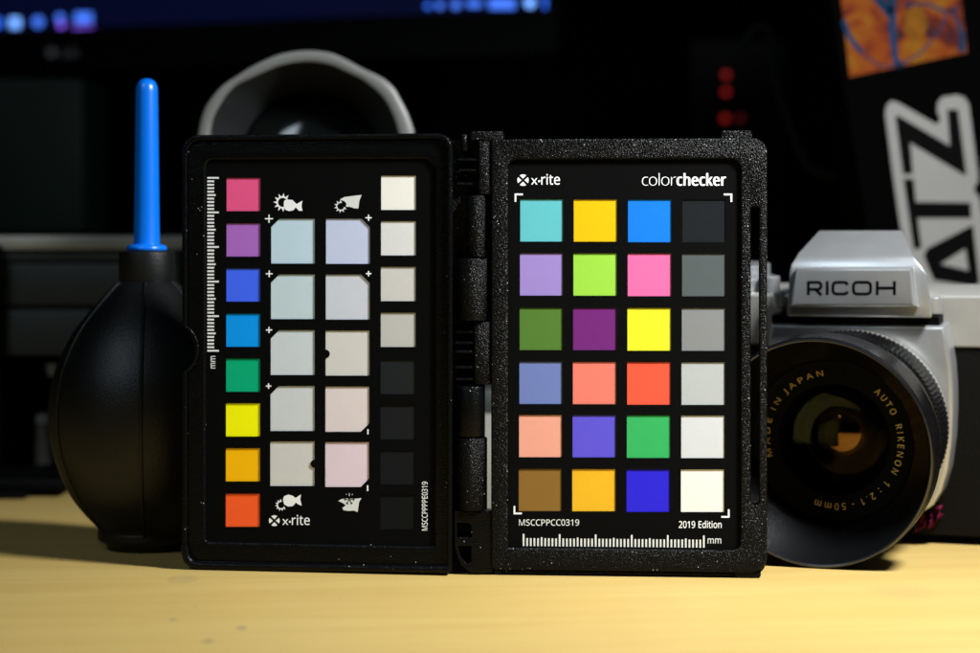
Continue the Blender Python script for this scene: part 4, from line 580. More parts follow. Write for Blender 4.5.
fish2 = tr([(152, 432), (158, 414), (182, 405), (206, 412), (220, 424), (250, 404), (246, 432), (254, 466), (234, 458), (222, 448), (206, 468), (180, 470), (158, 458)], 255, 420)
obj('sun_and_fish_icon', PL.shapes(gear(*cz(142, 462, 255, 420), 3.2, 4.3, 6.2, 80, 330, 8) + [fish2], W), M['print'], card2)
leaf = tr([(453, 440), (470, 430), (500, 426), (540, 428), (579, 424), (566, 446), (558, 500), (536, 492), (508, 494), (482, 490), (474, 478), (494, 464), (476, 450)], 255, 420)
sn = []
c0 = cz(513, 432, 255, 420)
def bar(c, a, l0, l1, t):
    ca, sa = math.cos(R(a)), math.sin(R(a))
    return [(c[0] + ca * l0 - sa * t, c[1] + sa * l0 + ca * t), (c[0] + ca * l1 - sa * t, c[1] + sa * l1 + ca * t),
            (c[0] + ca * l1 + sa * t, c[1] + sa * l1 - ca * t), (c[0] + ca * l0 + sa * t, c[1] + sa * l0 - ca * t)]
obj('snow_and_leaf_icon', PL.shapes([leaf] + [bar(c0, a, 3.4, 6.4, .35) for a in (-90, -60, -120)], W), M['print_soft'], card2)
obj('snowflake_mark', PL.shapes([bar(c0, a, 0.3, 5.4, .42) for a in range(0, 360, 60)] +
    [bar((c0[0] + 3.6 * math.cos(R(a)), c0[1] + 3.6 * math.sin(R(a))), a + s_, 0, 1.7, .3) for a in range(0, 360, 60) for s_ in (50, -50)], W - 0.02), M['blackprint'], card2)
pl = []
for (x, y, a) in ((269, 218.8, 4), (269.2, 273.8, 3.3), (269, 330, 3.1), (268.6, 386, 2.7), (368.6, 217.8, 3.1), (368.6, 273.7, 2.7)):
    pl += [[(x - a, y - .65), (x + a, y - .65), (x + a, y + .65), (x - a, y + .65)], [(x - .65, y - a), (x + .65, y - a), (x + .65, y - .66), (x - .65, y - .66)],
           [(x - .65, y + .66), (x + .65, y + .66), (x + .65, y + a), (x - .65, y + a)]]
pl += [seg_rect(367.2, 368.6, 429.2, 434.2), seg_rect(366.9, 368.3, 485.2, 491.0)]
for k in range(6): obj('register_mark', PL.shapes(pl[3 * k:3 * k + 3], W), M['print'], card2)
for k in (18, 19): obj('register_mark', PL.shapes([pl[k]], W), M['print'], card2)

# raised lip along the foot of the cover, turning up at its outer corner
lipp = []
for (x, y) in ((184.8, 545), (185.2, 553), (187.4, 559.5), (191.5, 563.6), (198, 565.4), (215, 566), (260, 566.6), (320, 567.4), (380, 568.3), (449, 569.4)):
    u, z = PL.at(x, y, -0.7); lipp.append((u, -0.7, z))
obj('cover_lip', xf(tube(lipp, 1.15, 14), PL.m), M['gloss'], case, smooth=70)
# --- hinge
def vcyl(px0, px1, py0, py1, Dc, cap=0.35, seg=40):
    x0, _, z1 = P(px0, py0, Dc); x1, _, z0 = P(px1, py1, Dc); r = (x1 - x0) / 2
    vs, fs = lathe([(0.01, z0), (r - cap, z0), (r - cap * .3, z0 + cap * .3), (r, z0 + cap), (r, z1 - cap), (r - cap * .3, z1 - cap * .3), (r - cap, z1), (0.01, z1)], seg)
    return [(x + (x0 + x1) / 2, y + Dc, z) for x, y, z in vs], fs
def pbox(px0, px1, py0, py1, D0, D1):
    x0, _, z1 = P(px0, py0, D0); x1, _, z0 = P(px1, py1, D0); return box(x0, x1, D0, D1, z0, z1)
obj('hinge_knuckle', vcyl(466, 487.5, 195.5, 257.5, 655.2), M['grain'], case)
obj('hinge_knuckle', vcyl(456.5, 489.5, 258.3, 320.5, 655.4), M['grain'], case)
obj('hinge_knuckle', vcyl(455.5, 484.6, 385.8, 436, 655.0), M['gloss'], case)
obj('hinge_knuckle', vcyl(455.8, 487.2, 437, 509.5, 655.4), M['grain'], case)
obj('hinge_spine', join(pbox(453, 490.6, 141, 384.8, 656.8, 661), pbox(453, 494, 510.4, 572, 656.8, 661), pbox(453, 485, 384.9, 510.3, 657, 661)), M['grain'], case)
for (x0, x1, y) in ((458, 478, 158.5), (458, 476, 169), (457, 473, 182.5), (455, 474, 330.5), (455, 474, 341.5), (455, 473, 350.5), (455, 473, 366), (455, 474, 378)):
    obj('hinge_rib', pbox(x0, x1, y, y + 2.6, 653.2, 656.7), M['gloss'], case, bevel=0.25)
obj('hinge_post', pbox(474.6, 490.6, 321.4, 384.6, 652.6, 656.7), M['grain'], case, bevel=0.35)
obj('hinge_post', pbox(479, 490.8, 141, 194.8, 652.6, 656.7), M['grain'], case, bevel=0.35)
obj('hinge_knob', vcyl(460, 468, 134, 152, 655, 0.7, 24), M['gloss'], case)
# hinge foot with two sunken windows and a rounded lower corner
HP = Plane(0, 652.6, 0)
obj('hinge_foot', xf(slab([HP.loop([(454, 511), (492.6, 511), (492.6, 572.6), (478, 573.8), (470, 572.5), (461, 565), (455.5, 553), (454, 546)]),
                          HP.loop([(457, 523), (469, 523), (471, 526), (471, 537.5), (457, 537.5)]),
                          HP.loop([(458, 546), (471, 546), (471, 561), (467, 564), (461, 557)])], 0, 4.1, 0.35), HP.m), M['gloss'], case)

# ------------------------------------------------------------------ rubber air blower
BX, BD = (146.8 - CX) / F * 709, 709.0
k_ = F / BD
bl = thing('air_blower', (BX, BD, 0), 'black rubber bulb blower with a blue nozzle, standing left of the chart case', 'air blower')
def zb(y): return H + (HY - y) / k_
def spin(prof, seg=72):
    v, f = lathe([(max(r, 0.01) / k_, zb(y)) for r, y in prof], seg); return [(x + BX, y + BD, z) for x, y, z in v], f
# smooth bulb radius by Catmull-Rom through the measured profile
kp = [(28.5, 281), (36, 288), (55, 309), (70, 328), (81, 347), (91.5, 373), (96.5, 400), (97, 424), (94, 446), (88.5, 465), (76, 493), (62, 512), (50, 525), (47.5, 531)]
def catmull(p, n=5):
    out = []
    for i in range(len(p) - 1):
        a, b, c, d = p[max(i - 1, 0)], p[i], p[i + 1], p[min(i + 2, len(p) - 1)]
        for j in range(n):
            t = j / n
            out.append(tuple(0.5 * (2 * b[q] + (c[q] - a[q]) * t + (2 * a[q] - 5 * b[q] + 4 * c[q] - d[q]) * t * t + (3 * b[q] - a[q] - 3 * c[q] + d[q]) * t ** 3) for q in (0, 1)))
    out.append(p[-1]); return out
sm = catmull(kp)
obj('bulb', spin([(0, 281)] + sm + [(0, 531.5)]), M['rubber'], bl, smooth=50)
for q in range(6):
    a = R(-90 + 5 + 60 * q)
    path = [(BX + math.cos(a) * (r / k_ + .12), BD + math.sin(a) * (r / k_ + .12), zb(y)) for r, y in sm[1:]]
    obj('seam_rib', tube(path, 0.55, 8), M['rubber'], bl)
obj('base_ring', spin([(0, 529), (47, 529), (48.5, 531), (48.5, 537), (46, 540), (40, 543), (38.5, 546), (38, 553.5), (36, 556.2), (0, 556.2)]), M['rubber'], bl)
obj('collar', spin([(0, 250.5), (25.5, 250.5), (27.3, 252), (27.8, 256), (27.8, 278), (27.2, 281.5), (25, 282.5), (0, 282.5)]), M['rubber'], bl)
obj('nozzle', spin([(0, 78.5), (3, 78.8), (6.5, 80.2), (9.2, 83), (10.6, 87), (11, 92), (11.6, 140), (12.3, 200), (12.9, 242), (13.2, 244.2), (18, 245.2), (20, 247), (20.2, 249.4), (19, 251), (0, 251)], 48), M['blue'], bl, smooth=60)

# ------------------------------------------------------------------ film camera
CO = Vector((113.0, 715.0, 38.5))
CM = Matrix.Translation(CO) @ Matrix.Rotation(R(-21), 4, 'Z') @ Matrix.Rotation(R(5.5), 4, 'X')
CI = CM.inverted()
def cl(px, py, yl):
    o = CI @ Vector((0, 0, H)); dd = (CI.to_3x3() @ Vector(((px - CX) / F, 1, (HY - py) / F)))
    t = (yl - o.y) / dd.y; p = o + dd * t; return p.x, p.z
fc = thing('film_camera', (113, 720, 0), 'silver and black film camera with its lens towards the viewer, right of the chart case', 'camera')
# top and bottom heights of the body from the picture
zt = cl(960, 295.5, 9)[1]; zs = cl(960, 347.5, 9)[1]; zbm = cl(960, 536, 9)[1]
obj('body', xf(slab([rr(-70, 70, zbm, zs, 1.0)], 9, 40, 0.8), CM), M['leather'], fc)
obj('top_plate', xf(slab([rr(-70, 70, zs + .05, zt, (0.3, 0.3, 1.2, 1.2))], 8.2, 40, 0.7), CM), M['silverpale'], fc)
# lens mount plate: right outline from the picture, mirrored
yp = -1.0
rt = [cl(x, y, yp) for x, y in ((944.5, 326.5), (948, 345), (951.5, 366), (953, 388), (953.2, 412), (952, 440), (948, 470), (941.5, 492), (933, 506), (921, 513.5))]
zt2 = rt[0][1]
mpl = [(x, z) for x, z in rt] + [(-x, z) for x, z in reversed(rt)]
mpl = [(x, min(z, zt2)) for x, z in mpl]
obj('mount_plate', xf(slab([mpl], yp, 9.2, 1.3, 3), CM), M['silver'], fc)
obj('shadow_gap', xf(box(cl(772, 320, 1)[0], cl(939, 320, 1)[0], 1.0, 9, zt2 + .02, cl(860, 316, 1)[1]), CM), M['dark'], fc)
# prism housing: stacked sections
sec = []
ctr = 0.0
for (py, pxl, pxr, yf) in ((316, 787, 932, -4.6), (300, 787.5, 931, -4.8), (273, 789, 926.5, -4.6), (264, 791, 920, -4.0), (256.5, 796, 914, -2.6), (253.5, 797.5, 912, -1.2), (230.5, 818.5, 902, 11.5)):
    a, z = cl(pxl, py, yf); b, _ = cl(pxr, py, yf); sec.append((a, b, yf, z))
V = []; Fc = []
for (a, b, yf, z) in sec: zk = z - 5 if py < 250 else z; V += [(a, yf, z), (b, yf, z), (b - 9, 34, zk), (a + 9, 34, zk)]
for i in range(len(sec) - 1):
    for j in range(4):
        j2 = (j + 1) % 4; Fc.append((4 * i + j, 4 * i + j2, 4 * i + 4 + j2, 4 * i + 4 + j))
Fc += [(0, 3, 2, 1), tuple(4 * (len(sec) - 1) + q for q in range(4))]
obj('prism_housing', xf((V, Fc), CM), M['silver'], fc, bevel=0.55, seg=3, smooth=30)
yn = -7.3
npl = [cl(x, y, yn) for x, y in ((795.5, 267.5), (912.5, 267.5), (916.5, 304), (918, 307.5), (788.5, 307.5), (790, 304))]
plate = obj('name_plate', xf(slab([npl], yn, -4.3, 1.25, 4), CM), M['silver'], fc)
# wide squared letters of the maker's name, each letter from strokes of equal width
def ribbon(path, t, closed=False):
    n_ = len(path); V, Fc = [], []
    for i in range(n_):
        p = Vector(path[i]); a = Vector(path[(i - 1) % n_]) if (closed or i > 0) else None; b = Vector(path[(i + 1) % n_]) if (closed or i < n_ - 1) else None
        d1 = (p - a).normalized() if a is not None else (b - p).normalized(); d2 = (b - p).normalized() if b is not None else d1
        m_ = (d1 + d2).normalized(); q = Vector((-m_.y, m_.x)) * (t / 2 / max(m_.dot(d1), .35))
        V += [tuple(p + q), tuple(p - q)]
    for i in range(n_ if closed else n_ - 1):
        k = (i + 1) % n_; Fc.append((2 * i, 2 * k, 2 * k + 1, 2 * i + 1))
    return V, Fc
def letters():
    T = 3.0; y0, y1 = 282.4, 294.0; out = []
    def rrp(x0, x1, ya, yb, r): return rr(x0, x1, ya, yb, r, 4)
    out.append((ribbon([(808.3, y1 + 1.2), (808.3, y0 - 1.2)], T), 0))                       # R
    out.append((ribbon([(808.3, y0), (818, y0), (820.2, y0 + .8), (821, y0 + 2.6), (821, y0 + 4.4), (820.2, y0 + 6.2), (818, y0 + 7), (808.3, y0 + 7)], T), 1))
    out.append((ribbon([(815.5, y0 + 7.2), (821.6, y1 + 1.2)], T), 2))
    out.append((ribbon([(827.2, y1 + 1.2), (827.2, y0 - 1.2)], T), 0))                       # I
    out.append((ribbon([(847.5, y0 + 2.6), (846.6, y0 + .7), (844.5, y0), (836.4, y0), (833.8, y0 + 1), (832.9, y0 + 3.2), (832.9, y1 - 3.2), (833.8, y1 - 1), (836.4, y1), (844.5, y1), (846.6, y1 - .7), (847.5, y1 - 2.6)], T), 0))
    out.append((ribbon(rrp(853.4, 870.6, y0, y1, 3.6), T, True), 0))                         # O
    out.append((ribbon([(877.2, y1 + 1.2), (877.2, y0 - 1.2)], T), 0)); out.append((ribbon([(894.4, y1 + 1.2), (894.4, y0 - 1.2)], T), 0))
    out.append((ribbon([(877.2, (y0 + y1) / 2), (894.4, (y0 + y1) / 2)], T), 1))
    return out
V, Fc = [], []
for (vv, ff), lay in letters():
    k = len(V)
    for px, py in vv:
        yy = yn - .03 - .006 * lay; x, z = cl(px, py, yy); V.append((x, yy, z))
    Fc += [tuple(i + k for i in f) for f in ff]
obj('lettering', xf((V, Fc), CM), M['blackprint'], plate)
# rewind knob side and small fittings on the top plate
def ccyl(cx, cy, z0, z1, r, seg=32, c=.3): 
    v, f = lathe([(.01, z0), (r - c, z0), (r, z0 + c), (r, z1 - c), (r - c, z1), (.01, z1)], seg); return xf(([(x + cx, y + cy, z) for x, y, z in v], f), CM)
obj('rewind_knob', join(ccyl(-42, 22, zt + .05, zt + 4, 11), ccyl(-42, 22, zt + 4.05, zt + 8, 9.5)), M['silver'], fc)
obj('rewind_knob', ccyl(-30.5, 14, zt + .05, zt + 5, 3.2), M['silver'], fc)
x_, z_ = cl(934, 306, 3)
obj('side_lug', ccyl(x_, 4.5, z_ - 2.6, z_ + 2.6, 2.0, 24), M['silver'], fc)
obj('shutter_dial', join(ccyl(44, 24, zt + .05, zt + 1.4, 9)), M['silver'], fc)
x_, z_ = cl(778, 300, 3)
obj('side_lug', ccyl(x_, 4.5, z_ - 2.4, z_ + 2.4, 1.8, 24), M['silver'], fc)
# lens, front at y = -57
LR = 33.2
def ly(prof, seg=96, closed=False): return xf(lathe(prof, seg, 'Y', closed), CM)
lens = obj('lens_barrel', ly([(0.01, -1.5), (27, -1.5), (26.5, -6), (27.2, -7), (27.2, -24.5), (27.2, -26), (27.8, -36), (30.5, -38), (30.5, -30), (25, -30), (0.01, -30)][:8]), M['lensblack'], fc, smooth=30)
# knurled focusing ring
kn = []
V = []; Fc = []; n = 120
for a_i in range(n * 2):
    t = 2 * PI * a_i / (n * 2); r = 29.2 if (a_i // 1) % 2 == 0 else 28.75
    for (dr, yy) in ((-1.5, -22.5), (0, -22), (0, -9.5), (-1.5, -9)): V.append(((r + dr) * math.cos(t), yy, (r + dr) * math.sin(t)))
for a_i in range(n * 2):
    b_i = (a_i + 1) % (n * 2)
    for q in range(3): Fc.append((4 * a_i + q, 4 * b_i + q, 4 * b_i + q + 1, 4 * a_i + q + 1))
obj('focus_ring', xf((V, Fc), CM), M['lensblack'], fc, smooth=20)
obj('aperture_ring', ly([(27, -8.8), (28.2, -8.6), (28.4, -5), (27.6, -3.5), (27, -3.4)]), M['silverpale'], fc)
hood = obj('lens_hood', ly([(27.9, -24), (28.6, -24.4), (29.4, -36), (32.0, -39), (32.9, -44), (33.2, -46), (33.2, -56.4), (32.9, -57), (32.2, -57.1)]), M['lensblack'], fc, smooth=25)
obj('hood_rim', ly([(33.0, -56.7), (32.8, -57.25), (32.4, -57.35), (32.05, -57.1), (31.95, -56.5)]), M['steel'], hood)
pr = [(31.95, -56.6)]
for i in range(1, 12): pr.append((31.95 - i * 0.62 * (1 + i * .008), -56.6 + i * 1.45))
pr += [(24.6, -38.5), (24.4, -36.2)]
obj('hood_lining', ly(pr), M['lensinner'], hood, smooth=60)
nr = obj('name_ring', ly([(24.5, -37.0), (23.6, -36.0), (22.6, -35.6), (16.6, -34.6), (16.2, -33.6), (15.6, -32.4)]), mat('dull_black_ring', (0.0012, 0.0012, 0.0012), 0.5, spec=0.06), fc, smooth=20)
def ringtext(body, a0, a1, r0, r1, weight=0.0, spacing=1.0):
    V, Fc = glyphs(body, weight, spacing); out = []
    for a, b, lay in V:
        t = R(a0 + (a1 - a0) * a); r = r0 + (r1 - r0) * b
        yy = -34.6 - (r - 16.6) / 6.0 - 0.06
        out.append((r * math.cos(t), yy, r * math.sin(t)))
    return xf((out, Fc), CM)
obj('lettering', ringtext('AUTO  RIKENON  1 : 2.1 - 50mm', 50, -108, 18.7, 20.7, 0.012, 1.35), M['gold'], nr)
obj('lettering', ringtext('MADE IN JAPAN', 196, 98, 18.7, 20.7, 0.012, 1.35), M['gold'], nr)
# glass
def dome(r, y0, sag, n=14):
    # negative sag bulges towards the viewer
    Rr = (r * r + sag * sag) / (2 * abs(sag)); out = []
    for i in range(n + 1):
        q = r * (1 - i / n); h = Rr - math.sqrt(max(Rr * Rr - q * q, 0)); 
        out.append((max(q, .01), y0 + (-abs(sag) + h if sag < 0 else abs(sag) - h)))
    return out
def coated_glass(name, col, gain, ior=1.5, rough=0.02):
    """thin coated lens surface: clear, with a tinted mirror sheen that grows towards the edge"""
    m = bpy.data.materials.new(name); m.use_nodes = True; nt = m.node_tree; N = nt.nodes; L = nt.links
    N.remove(N['Principled BSDF'])
    t = N.new('ShaderNodeBsdfTransparent'); t.inputs[0].default_value = (0.96, 0.95, 0.93, 1)
    g = N.new('ShaderNodeBsdfGlossy'); g.inputs['Color'].default_value = (*col, 1); g.inputs['Roughness'].default_value = rough
    f = N.new('ShaderNodeFresnel'); f.inputs['IOR'].default_value = ior
    mu = N.new('ShaderNodeMath'); mu.operation = 'MULTIPLY'; mu.inputs[1].default_value = gain; mu.use_clamp = True
    L.new(f.outputs[0], mu.inputs[0]); mx = N.new('ShaderNodeMixShader'); L.new(mu.outputs[0], mx.inputs[0])
    L.new(t.outputs[0], mx.inputs[1]); L.new(g.outputs[0], mx.inputs[2]); L.new(mx.outputs[0], N['Material Output'].inputs['Surface'])
    return m
M['front_glass'] = coated_glass('front_glass', (0.9, 0.62, 0.35), 0.10)
M['green_glass'] = coated_glass('green_coated_glass', (0.65, 0.8, 0.6), 0.45)
M['amber_glass'] = coated_glass('amber_coated_glass', (1.0, 0.48, 0.14), 3.6)
M['core'] = mat('black_lens_core', (0.001, 0.001, 0.001), 0.5, spec=0.1)
obj('front_element', ly(dome(15.8, -32.6, -3.6)), M['front_glass'], fc, smooth=80)
obj('inner_element', ly([(x, y) for x, y in dome(13.5, -29.0, 3.2)]), M['green_glass'], fc, smooth=80)
obj('inner_element', ly(dome(11.0, -25.0, -5.0)), M['amber_glass'], fc, smooth=80)
obj('lens_core', ly([(16.4, -32.5), (14.6, -27), (13, -19), (.01, -18.5)]), M['core'], fc)

# ------------------------------------------------------------------ things behind
# lens with a flared petal hood
HD = 800.0; hm = HD / F
hc = P(305, 160, HD)
M['dark_glass'] = mat('dark_front_glass', (0.003, 0.004, 0.004), 0.12, spec=0.8)
pet = thing('camera_lens', (hc[0], HD + 30, 91), 'dark lens with a pale petal hood above the left half of the chart case', 'lens')
o_out = [(198, 134), (202, 116), (208, 103), (221, 87), (236, 76.5), (251, 67), (265, 60), (279, 54.5), (294, 51.5), (309.5, 50.5), (323, 51.6), (334, 54), (348, 60.5), (361.6, 68), (375, 74), (386, 80.5), (395, 89.5), (401, 100.5), (408, 114), (414, 131)]
o_in = [(210, 134), (213, 118), (220.6, 103.5), (227, 94), (236, 85), (249, 78.5), (263.5, 72), (278, 66), (294, 62.4), (310, 61.4), (323, 63), (334, 66), (348, 72.5), (361.6, 79), (371, 86), (380, 94), (387, 103), (392, 113), (396, 123), (399, 134)]
def mm2(lp): return [((x - 305) * hm, (160 - y) * hm) for x, y in lp]
def full(lp):
    a = mm2(lp); return a + [(x, -z) for x, z in reversed(a)]
def sweep(l0, l1, y0, y1):
    n = len(l0); V = [(x, y0, z) for x, z in l0] + [(x, y1, z) for x, z in l1]
    return V, [(i, (i + 1) % n, n + (i + 1) % n, n + i) for i in range(n)]
fo, fi = full(catmull(o_out, 4)), full(catmull(o_in, 4))
HM = Matrix.Translation((hc[0], HD, hc[2]))
circ = lambda r: [(r * math.cos(math.atan2(z, x)), r * math.sin(math.atan2(z, x))) for x, z in fo]
V, Fc = [], []
def scl(l, s_): return [(x * s_, z * s_) for x, z in l]
rings = [(circ(31), 34), (scl(fo, .96), 2.0), (fo, .6), (scl(fo, .985), 0), (scl(fi, 1.02), 0), (fi, .6)]
n = len(fo)
for l, y in rings: V += [(x, y, z) for x, z in l]
for k in range(len(rings) - 1):
    for i in range(n): Fc.append((k * n + i, k * n + (i + 1) % n, (k + 1) * n + (i + 1) % n, (k + 1) * n + i))
obj('hood_rim', xf((V, Fc), HM), M['hoodrim'], pet, smooth=50)
M['hoodin'] = mat('grey_hood_lining', (0.012, 0.013, 0.014), 0.55)
obj('hood_lining', xf(sweep(fi, circ(25), .62, 26), HM), M['hoodin'], pet, smooth=50)
obj('lens_barrel', xf(lathe([(24.9, 26), (26.5, 25.5), (30, 34), (30, 78), (0.01, 78)], 56, 'Y'), HM), M['lensblack'], pet)
obj('front_element', xf(lathe(dome(24.6, 27, -8), 56, 'Y'), HM), M['dark_glass'], pet, smooth=80)
bx = obj('black_box', box(-112, -20, 836, 930, 0, hc[2] - 30.05), M['dark'], bevel=2); tag(bx, 'plain black box behind the left half of the chart case, carrying the hooded lens', 'box')

# film canister glimpsed through the hinge gap
fx, fd = (489 - CX) / F * 822, 822
can = thing('film_canister', (fx, fd, 0), 'pale grey film canister with a dark lid, glimpsed through the hinge gap', 'film canister')
def at_(vf, x, y): return [(a + x, b + y, c) for a, b, c in vf[0]], vf[1]
obj('canister_body', at_(lathe([(.01, 0), (14.8, 0), (15.3, .6), (15.5, 34), (.01, 34)], 40), fx, fd), M['pale'], can)
obj('lid', at_(lathe([(.01, 34.1), (16, 34.1), (16.3, 35), (16.3, 41), (15.6, 42), (.01, 42)], 40), fx, fd), M['darkgrey'], can)

# monitor
MP = Plane(-5, 1171, 22.5)
mon = thing('monitor', (-150, 1250, 0), 'dark computer monitor with a row of blue icons along the lower edge of its screen', 'monitor')
u0 = -420; u1 = MP.at(549, 10)[0]; zsb = MP.at(50, 29.5)[1]; zbb = MP.at(50, 72)[1]
obj('bezel', xf(slab([rr(u0 - 8, u1 + 5, zbb, 470, 4), rr(u0, u1, zsb, 462, 0)], -3, 12, 0.8), MP.m), M['dark'], mon)
obj('back_panel', xf(slab([rr(u0 - 6, u1 + 3, zbb + 2, 468, 4)], 12.05, 40, 2), MP.m), M['dark'], mon)
M['screen'] = mat('lit_navy_screen', (0.004, 0.004, 0.006), 0.25, emit=((0.03, 0.09, 1.0), 0.016))
scr = obj('screen', xf(slab([rr(u0, u1, zsb, 462, 0)], 1.0, 11), MP.m), M['screen'], mon)
def emitm(name, c, s_): return mat(name, (0.01, 0.01, 0.01), 0.5, emit=(c, s_))
IB = emitm('blue_icon_light', (0.06, 0.20, 1.0), 1.25); IL = emitm('pale_blue_icon_light', (0.16, 0.38, 1.0), 1.9)
IV = emitm('violet_icon_light', (0.28, 0.10, 1.0), 1.3); ID = emitm('deep_blue_icon_light', (0.03, 0.16, 1.0), 1.3)
def disc(cx, cy, r, n=16): return [(cx + r * math.cos(2 * PI * i / n), cy + r * math.sin(2 * PI * i / n)) for i in range(n)]
for (lp, m) in ((disc(-3, 23, 5), ID), (seg_rect(10, 20, 18, 28), IL), (disc(38, 22, 5.2), IB), (disc(60, 18, 4), IB), (disc(61, 25, 3.2), IV),
                (seg_rect(75, 92, 13, 23), IB), (seg_rect(73, 93, 26, 30), IV),
                (disc(428, 6, 3), ID), (disc(440, 5.5, 3.6), IB), (disc(456, 5, 4.2), IB), (seg_rect(467, 481, 1, 7), IB), (seg_rect(489, 515, -1, 9), IB),
                (disc(530, 3, 5), IL), (seg_rect(543.4, 546.4, -14, 11), ID)):
    obj('screen_icon', MP.shapes([lp], 0.9), m, scr)
lgm = mat('grey_logo_print', (0.15, 0.15, 0.16), 0.5)
obj('logo', join(MP.shapes([disc(51.5, 52.5, 4.4, 20)], -3.1), MP.words('LG', 62, 77, 48.8, 56.6, -3.1)), lgm, mon)
obj('stand', join(xf(slab([rr(-190, -130, 6.1, 300, 3)], 41, 60, 1), MP.m), xf(slab([rr(-250, -70, 0, 6, 2)], 5, 150, 1), MP.m)), M['dark'], mon)

# router with red lights
RP = Plane(*P(735, 100, 1290)[:2], 0)
rt_ = thing('router', (RP.x0, 1310, 0), 'black upright box with small red lights far behind the chart case', 'router')
rbx = obj('housing', xf(slab([rr(-26, 30, 0, 205, 5)], 0, 60, 2), RP.m), M['dark'], rt_)
RE = emitm('red_indicator_light', (1.0, 0.03, 0.02), 0.28); RE2 = emitm('faint_red_indicator_light', (1.0, 0.03, 0.02), 0.07)
for (x, y, m) in ((726, 75, RE), (726, 92, RE), (725, 118.5, RE), (740, 118, RE2)):
    obj('indicator_light', RP.shapes([disc(x, y, 3.4)], -0.3), m, rt_)

# leaning black case with stickers
SD = 885.0; SP = Plane(0, SD, 0)
tl = R(9.3)
cas = thing('equipment_case', (P(909, 488, SD)[0], SD + 25, 0), 'black case tilted behind the film camera, with orange art and grey letter stickers', 'case')
c0_ = P(909, 487, SD)
ux, uz = math.cos(tl), math.sin(tl)
def rot(a, b): return (c0_[0] + a * ux - b * uz, max(c0_[2], .2) + a * uz + b * ux)
co_ = [rot(a, b) for a, b in rr(0, 130, 0, 250, 5)]
zmin = min(p[1] for p in co_); co_ = [(x, z - zmin + .05) for x, z in co_]
M['casef'] = mat('matt_black_case', (0.0005, 0.0005, 0.0006), 0.75, bump=(500, 0.3), spec=0.02)
obj('case_body', xf(slab([co_], 1.0, 55, 1.5), SP.m), M['casef'], cas)
def outline(pts): return SP.loop(pts)
z0_ = lambda x, y: (860 + x / 2.967, 80 + y / 2.967)
M['vinyl'] = mat('pale_grey_vinyl', (0.235, 0.232, 0.222), 0.5, vary=(40, 0.04))
sk = [(76, 100), (80, 76), (94, 62), (112, 66), (228, 132), (240, 118), (230, 92), (232, 66), (246, 50), (290, 44), (312, 52), (324, 72), (350, 270), (352, 300), (340, 318), (342, 332), (356, 350), (380, 500), (392, 640), (240, 620), (200, 610), (150, 560), (120, 430), (96, 260)]
sticker = obj('letter_sticker', xf(slab([outline([z0_(x, y) for x, y in sk])], 0.75, 0.99), SP.m), M['vinyl'], cas)
zl = [(106, 106), (116, 106), (268, 196), (260, 88), (292, 88), (317, 280), (310, 282), (150, 186), (158, 278), (129, 280)]
tl_ = [(130, 293), (160, 293), (167, 362), (329, 364), (332, 410), (172, 410), (184, 500), (160, 502)]
al1 = [(190, 520), (200, 500), (336, 430), (356, 600), (340, 612), (220, 594), (205, 560)]
al = [al1, [(240, 546), (314, 500), (323, 566)]]
def lt(lp): return outline([z0_(x, y) for x, y in lp])
for lps in ([zl], [tl_], al):
    obj('letter', xf(slab([lt(l) for l in lps], 0.60, 0.74), SP.m), M['blackprint'], sticker)
# art sticker: abstract orange and blue blotches, flat print
am = mat('abstract_print', (0.3, 0.1, 0.02), 0.6, spec=0.1)
nt = am.node_tree; N = nt.nodes; L = nt.links
tc = N.new('ShaderNodeTexCoord'); n1 = N.new('ShaderNodeTexNoise'); n1.inputs['Scale'].default_value = 62; n1.inputs['Detail'].default_value = 2.0; n1.inputs['Distortion'].default_value = 1.2
L.new(tc.outputs['Object'], n1.inputs['Vector']); cr = N.new('ShaderNodeValToRGB'); L.new(n1.outputs['Fac'], cr.inputs[0])
cr.color_ramp.elements[0].position = 0.34; cr.color_ramp.elements[0].color = (0.030, 0.007, 0.012, 1)
cr.color_ramp.elements[1].position = 0.68; cr.color_ramp.elements[1].color = (0.24, 0.088, 0.001, 1)
e = cr.color_ramp.elements.new(0.50); e.color = (0.21, 0.035, 0.0005, 1)
e = cr.color_ramp.elements.new(0.42); e.color = (0.09, 0.008, 0.003, 1)
L.new(cr.outputs[0], N['Principled BSDF'].inputs['Base Color'])
art = obj('art_sticker', xf(slab([outline([(837, -40), (955, -60), (967.5, 52.5), (850, 77)])], 0.6, 0.99), SP.m), am, cas)
bb = mat('blue_print', (0.002, 0.028, 0.080), 0.6, spec=0.08, vary=(90, .3))
def stroke(pts, wd):
    P2 = [Vector(p) for p in pts]; a, b = [], []
    for i, p in enumerate(P2):
        d = (P2[min(i + 1, len(P2) - 1)] - P2[max(i - 1, 0)]).normalized(); q = Vector((-d.y, d.x)) * (wd[i] if isinstance(wd, list) else wd) / 2
        a.append(tuple(p + q)); b.append(tuple(p - q))
    return a + b[::-1]
obj('art_lines', SP.shapes([stroke([(891, -30), (892, 10), (893, 40), (896, 62), (902, 65)], [8, 8, 6, 6, 9]), stroke([(843, 20), (849, 36), (856, 46), (863, 53)], 5),
    stroke([(863, 55), (880, 66), (900, 66), (922, 52), (940, 30), (950, 8)], 2), stroke([(905, 5), (928, 4), (945, 12), (958, 8)], 3), stroke([(950, 8), (958, 22), (962, 35), (962, 52)], [3, 3, 6, 7]),
    stroke([(873, -6), (884, 6), (891, 14)], [8, 9, 10])], 0.57), bb, art)
ob_ = mat('amber_print', (0.19, 0.070, 0.002), 0.6, spec=0.08, vary=(120, .3))
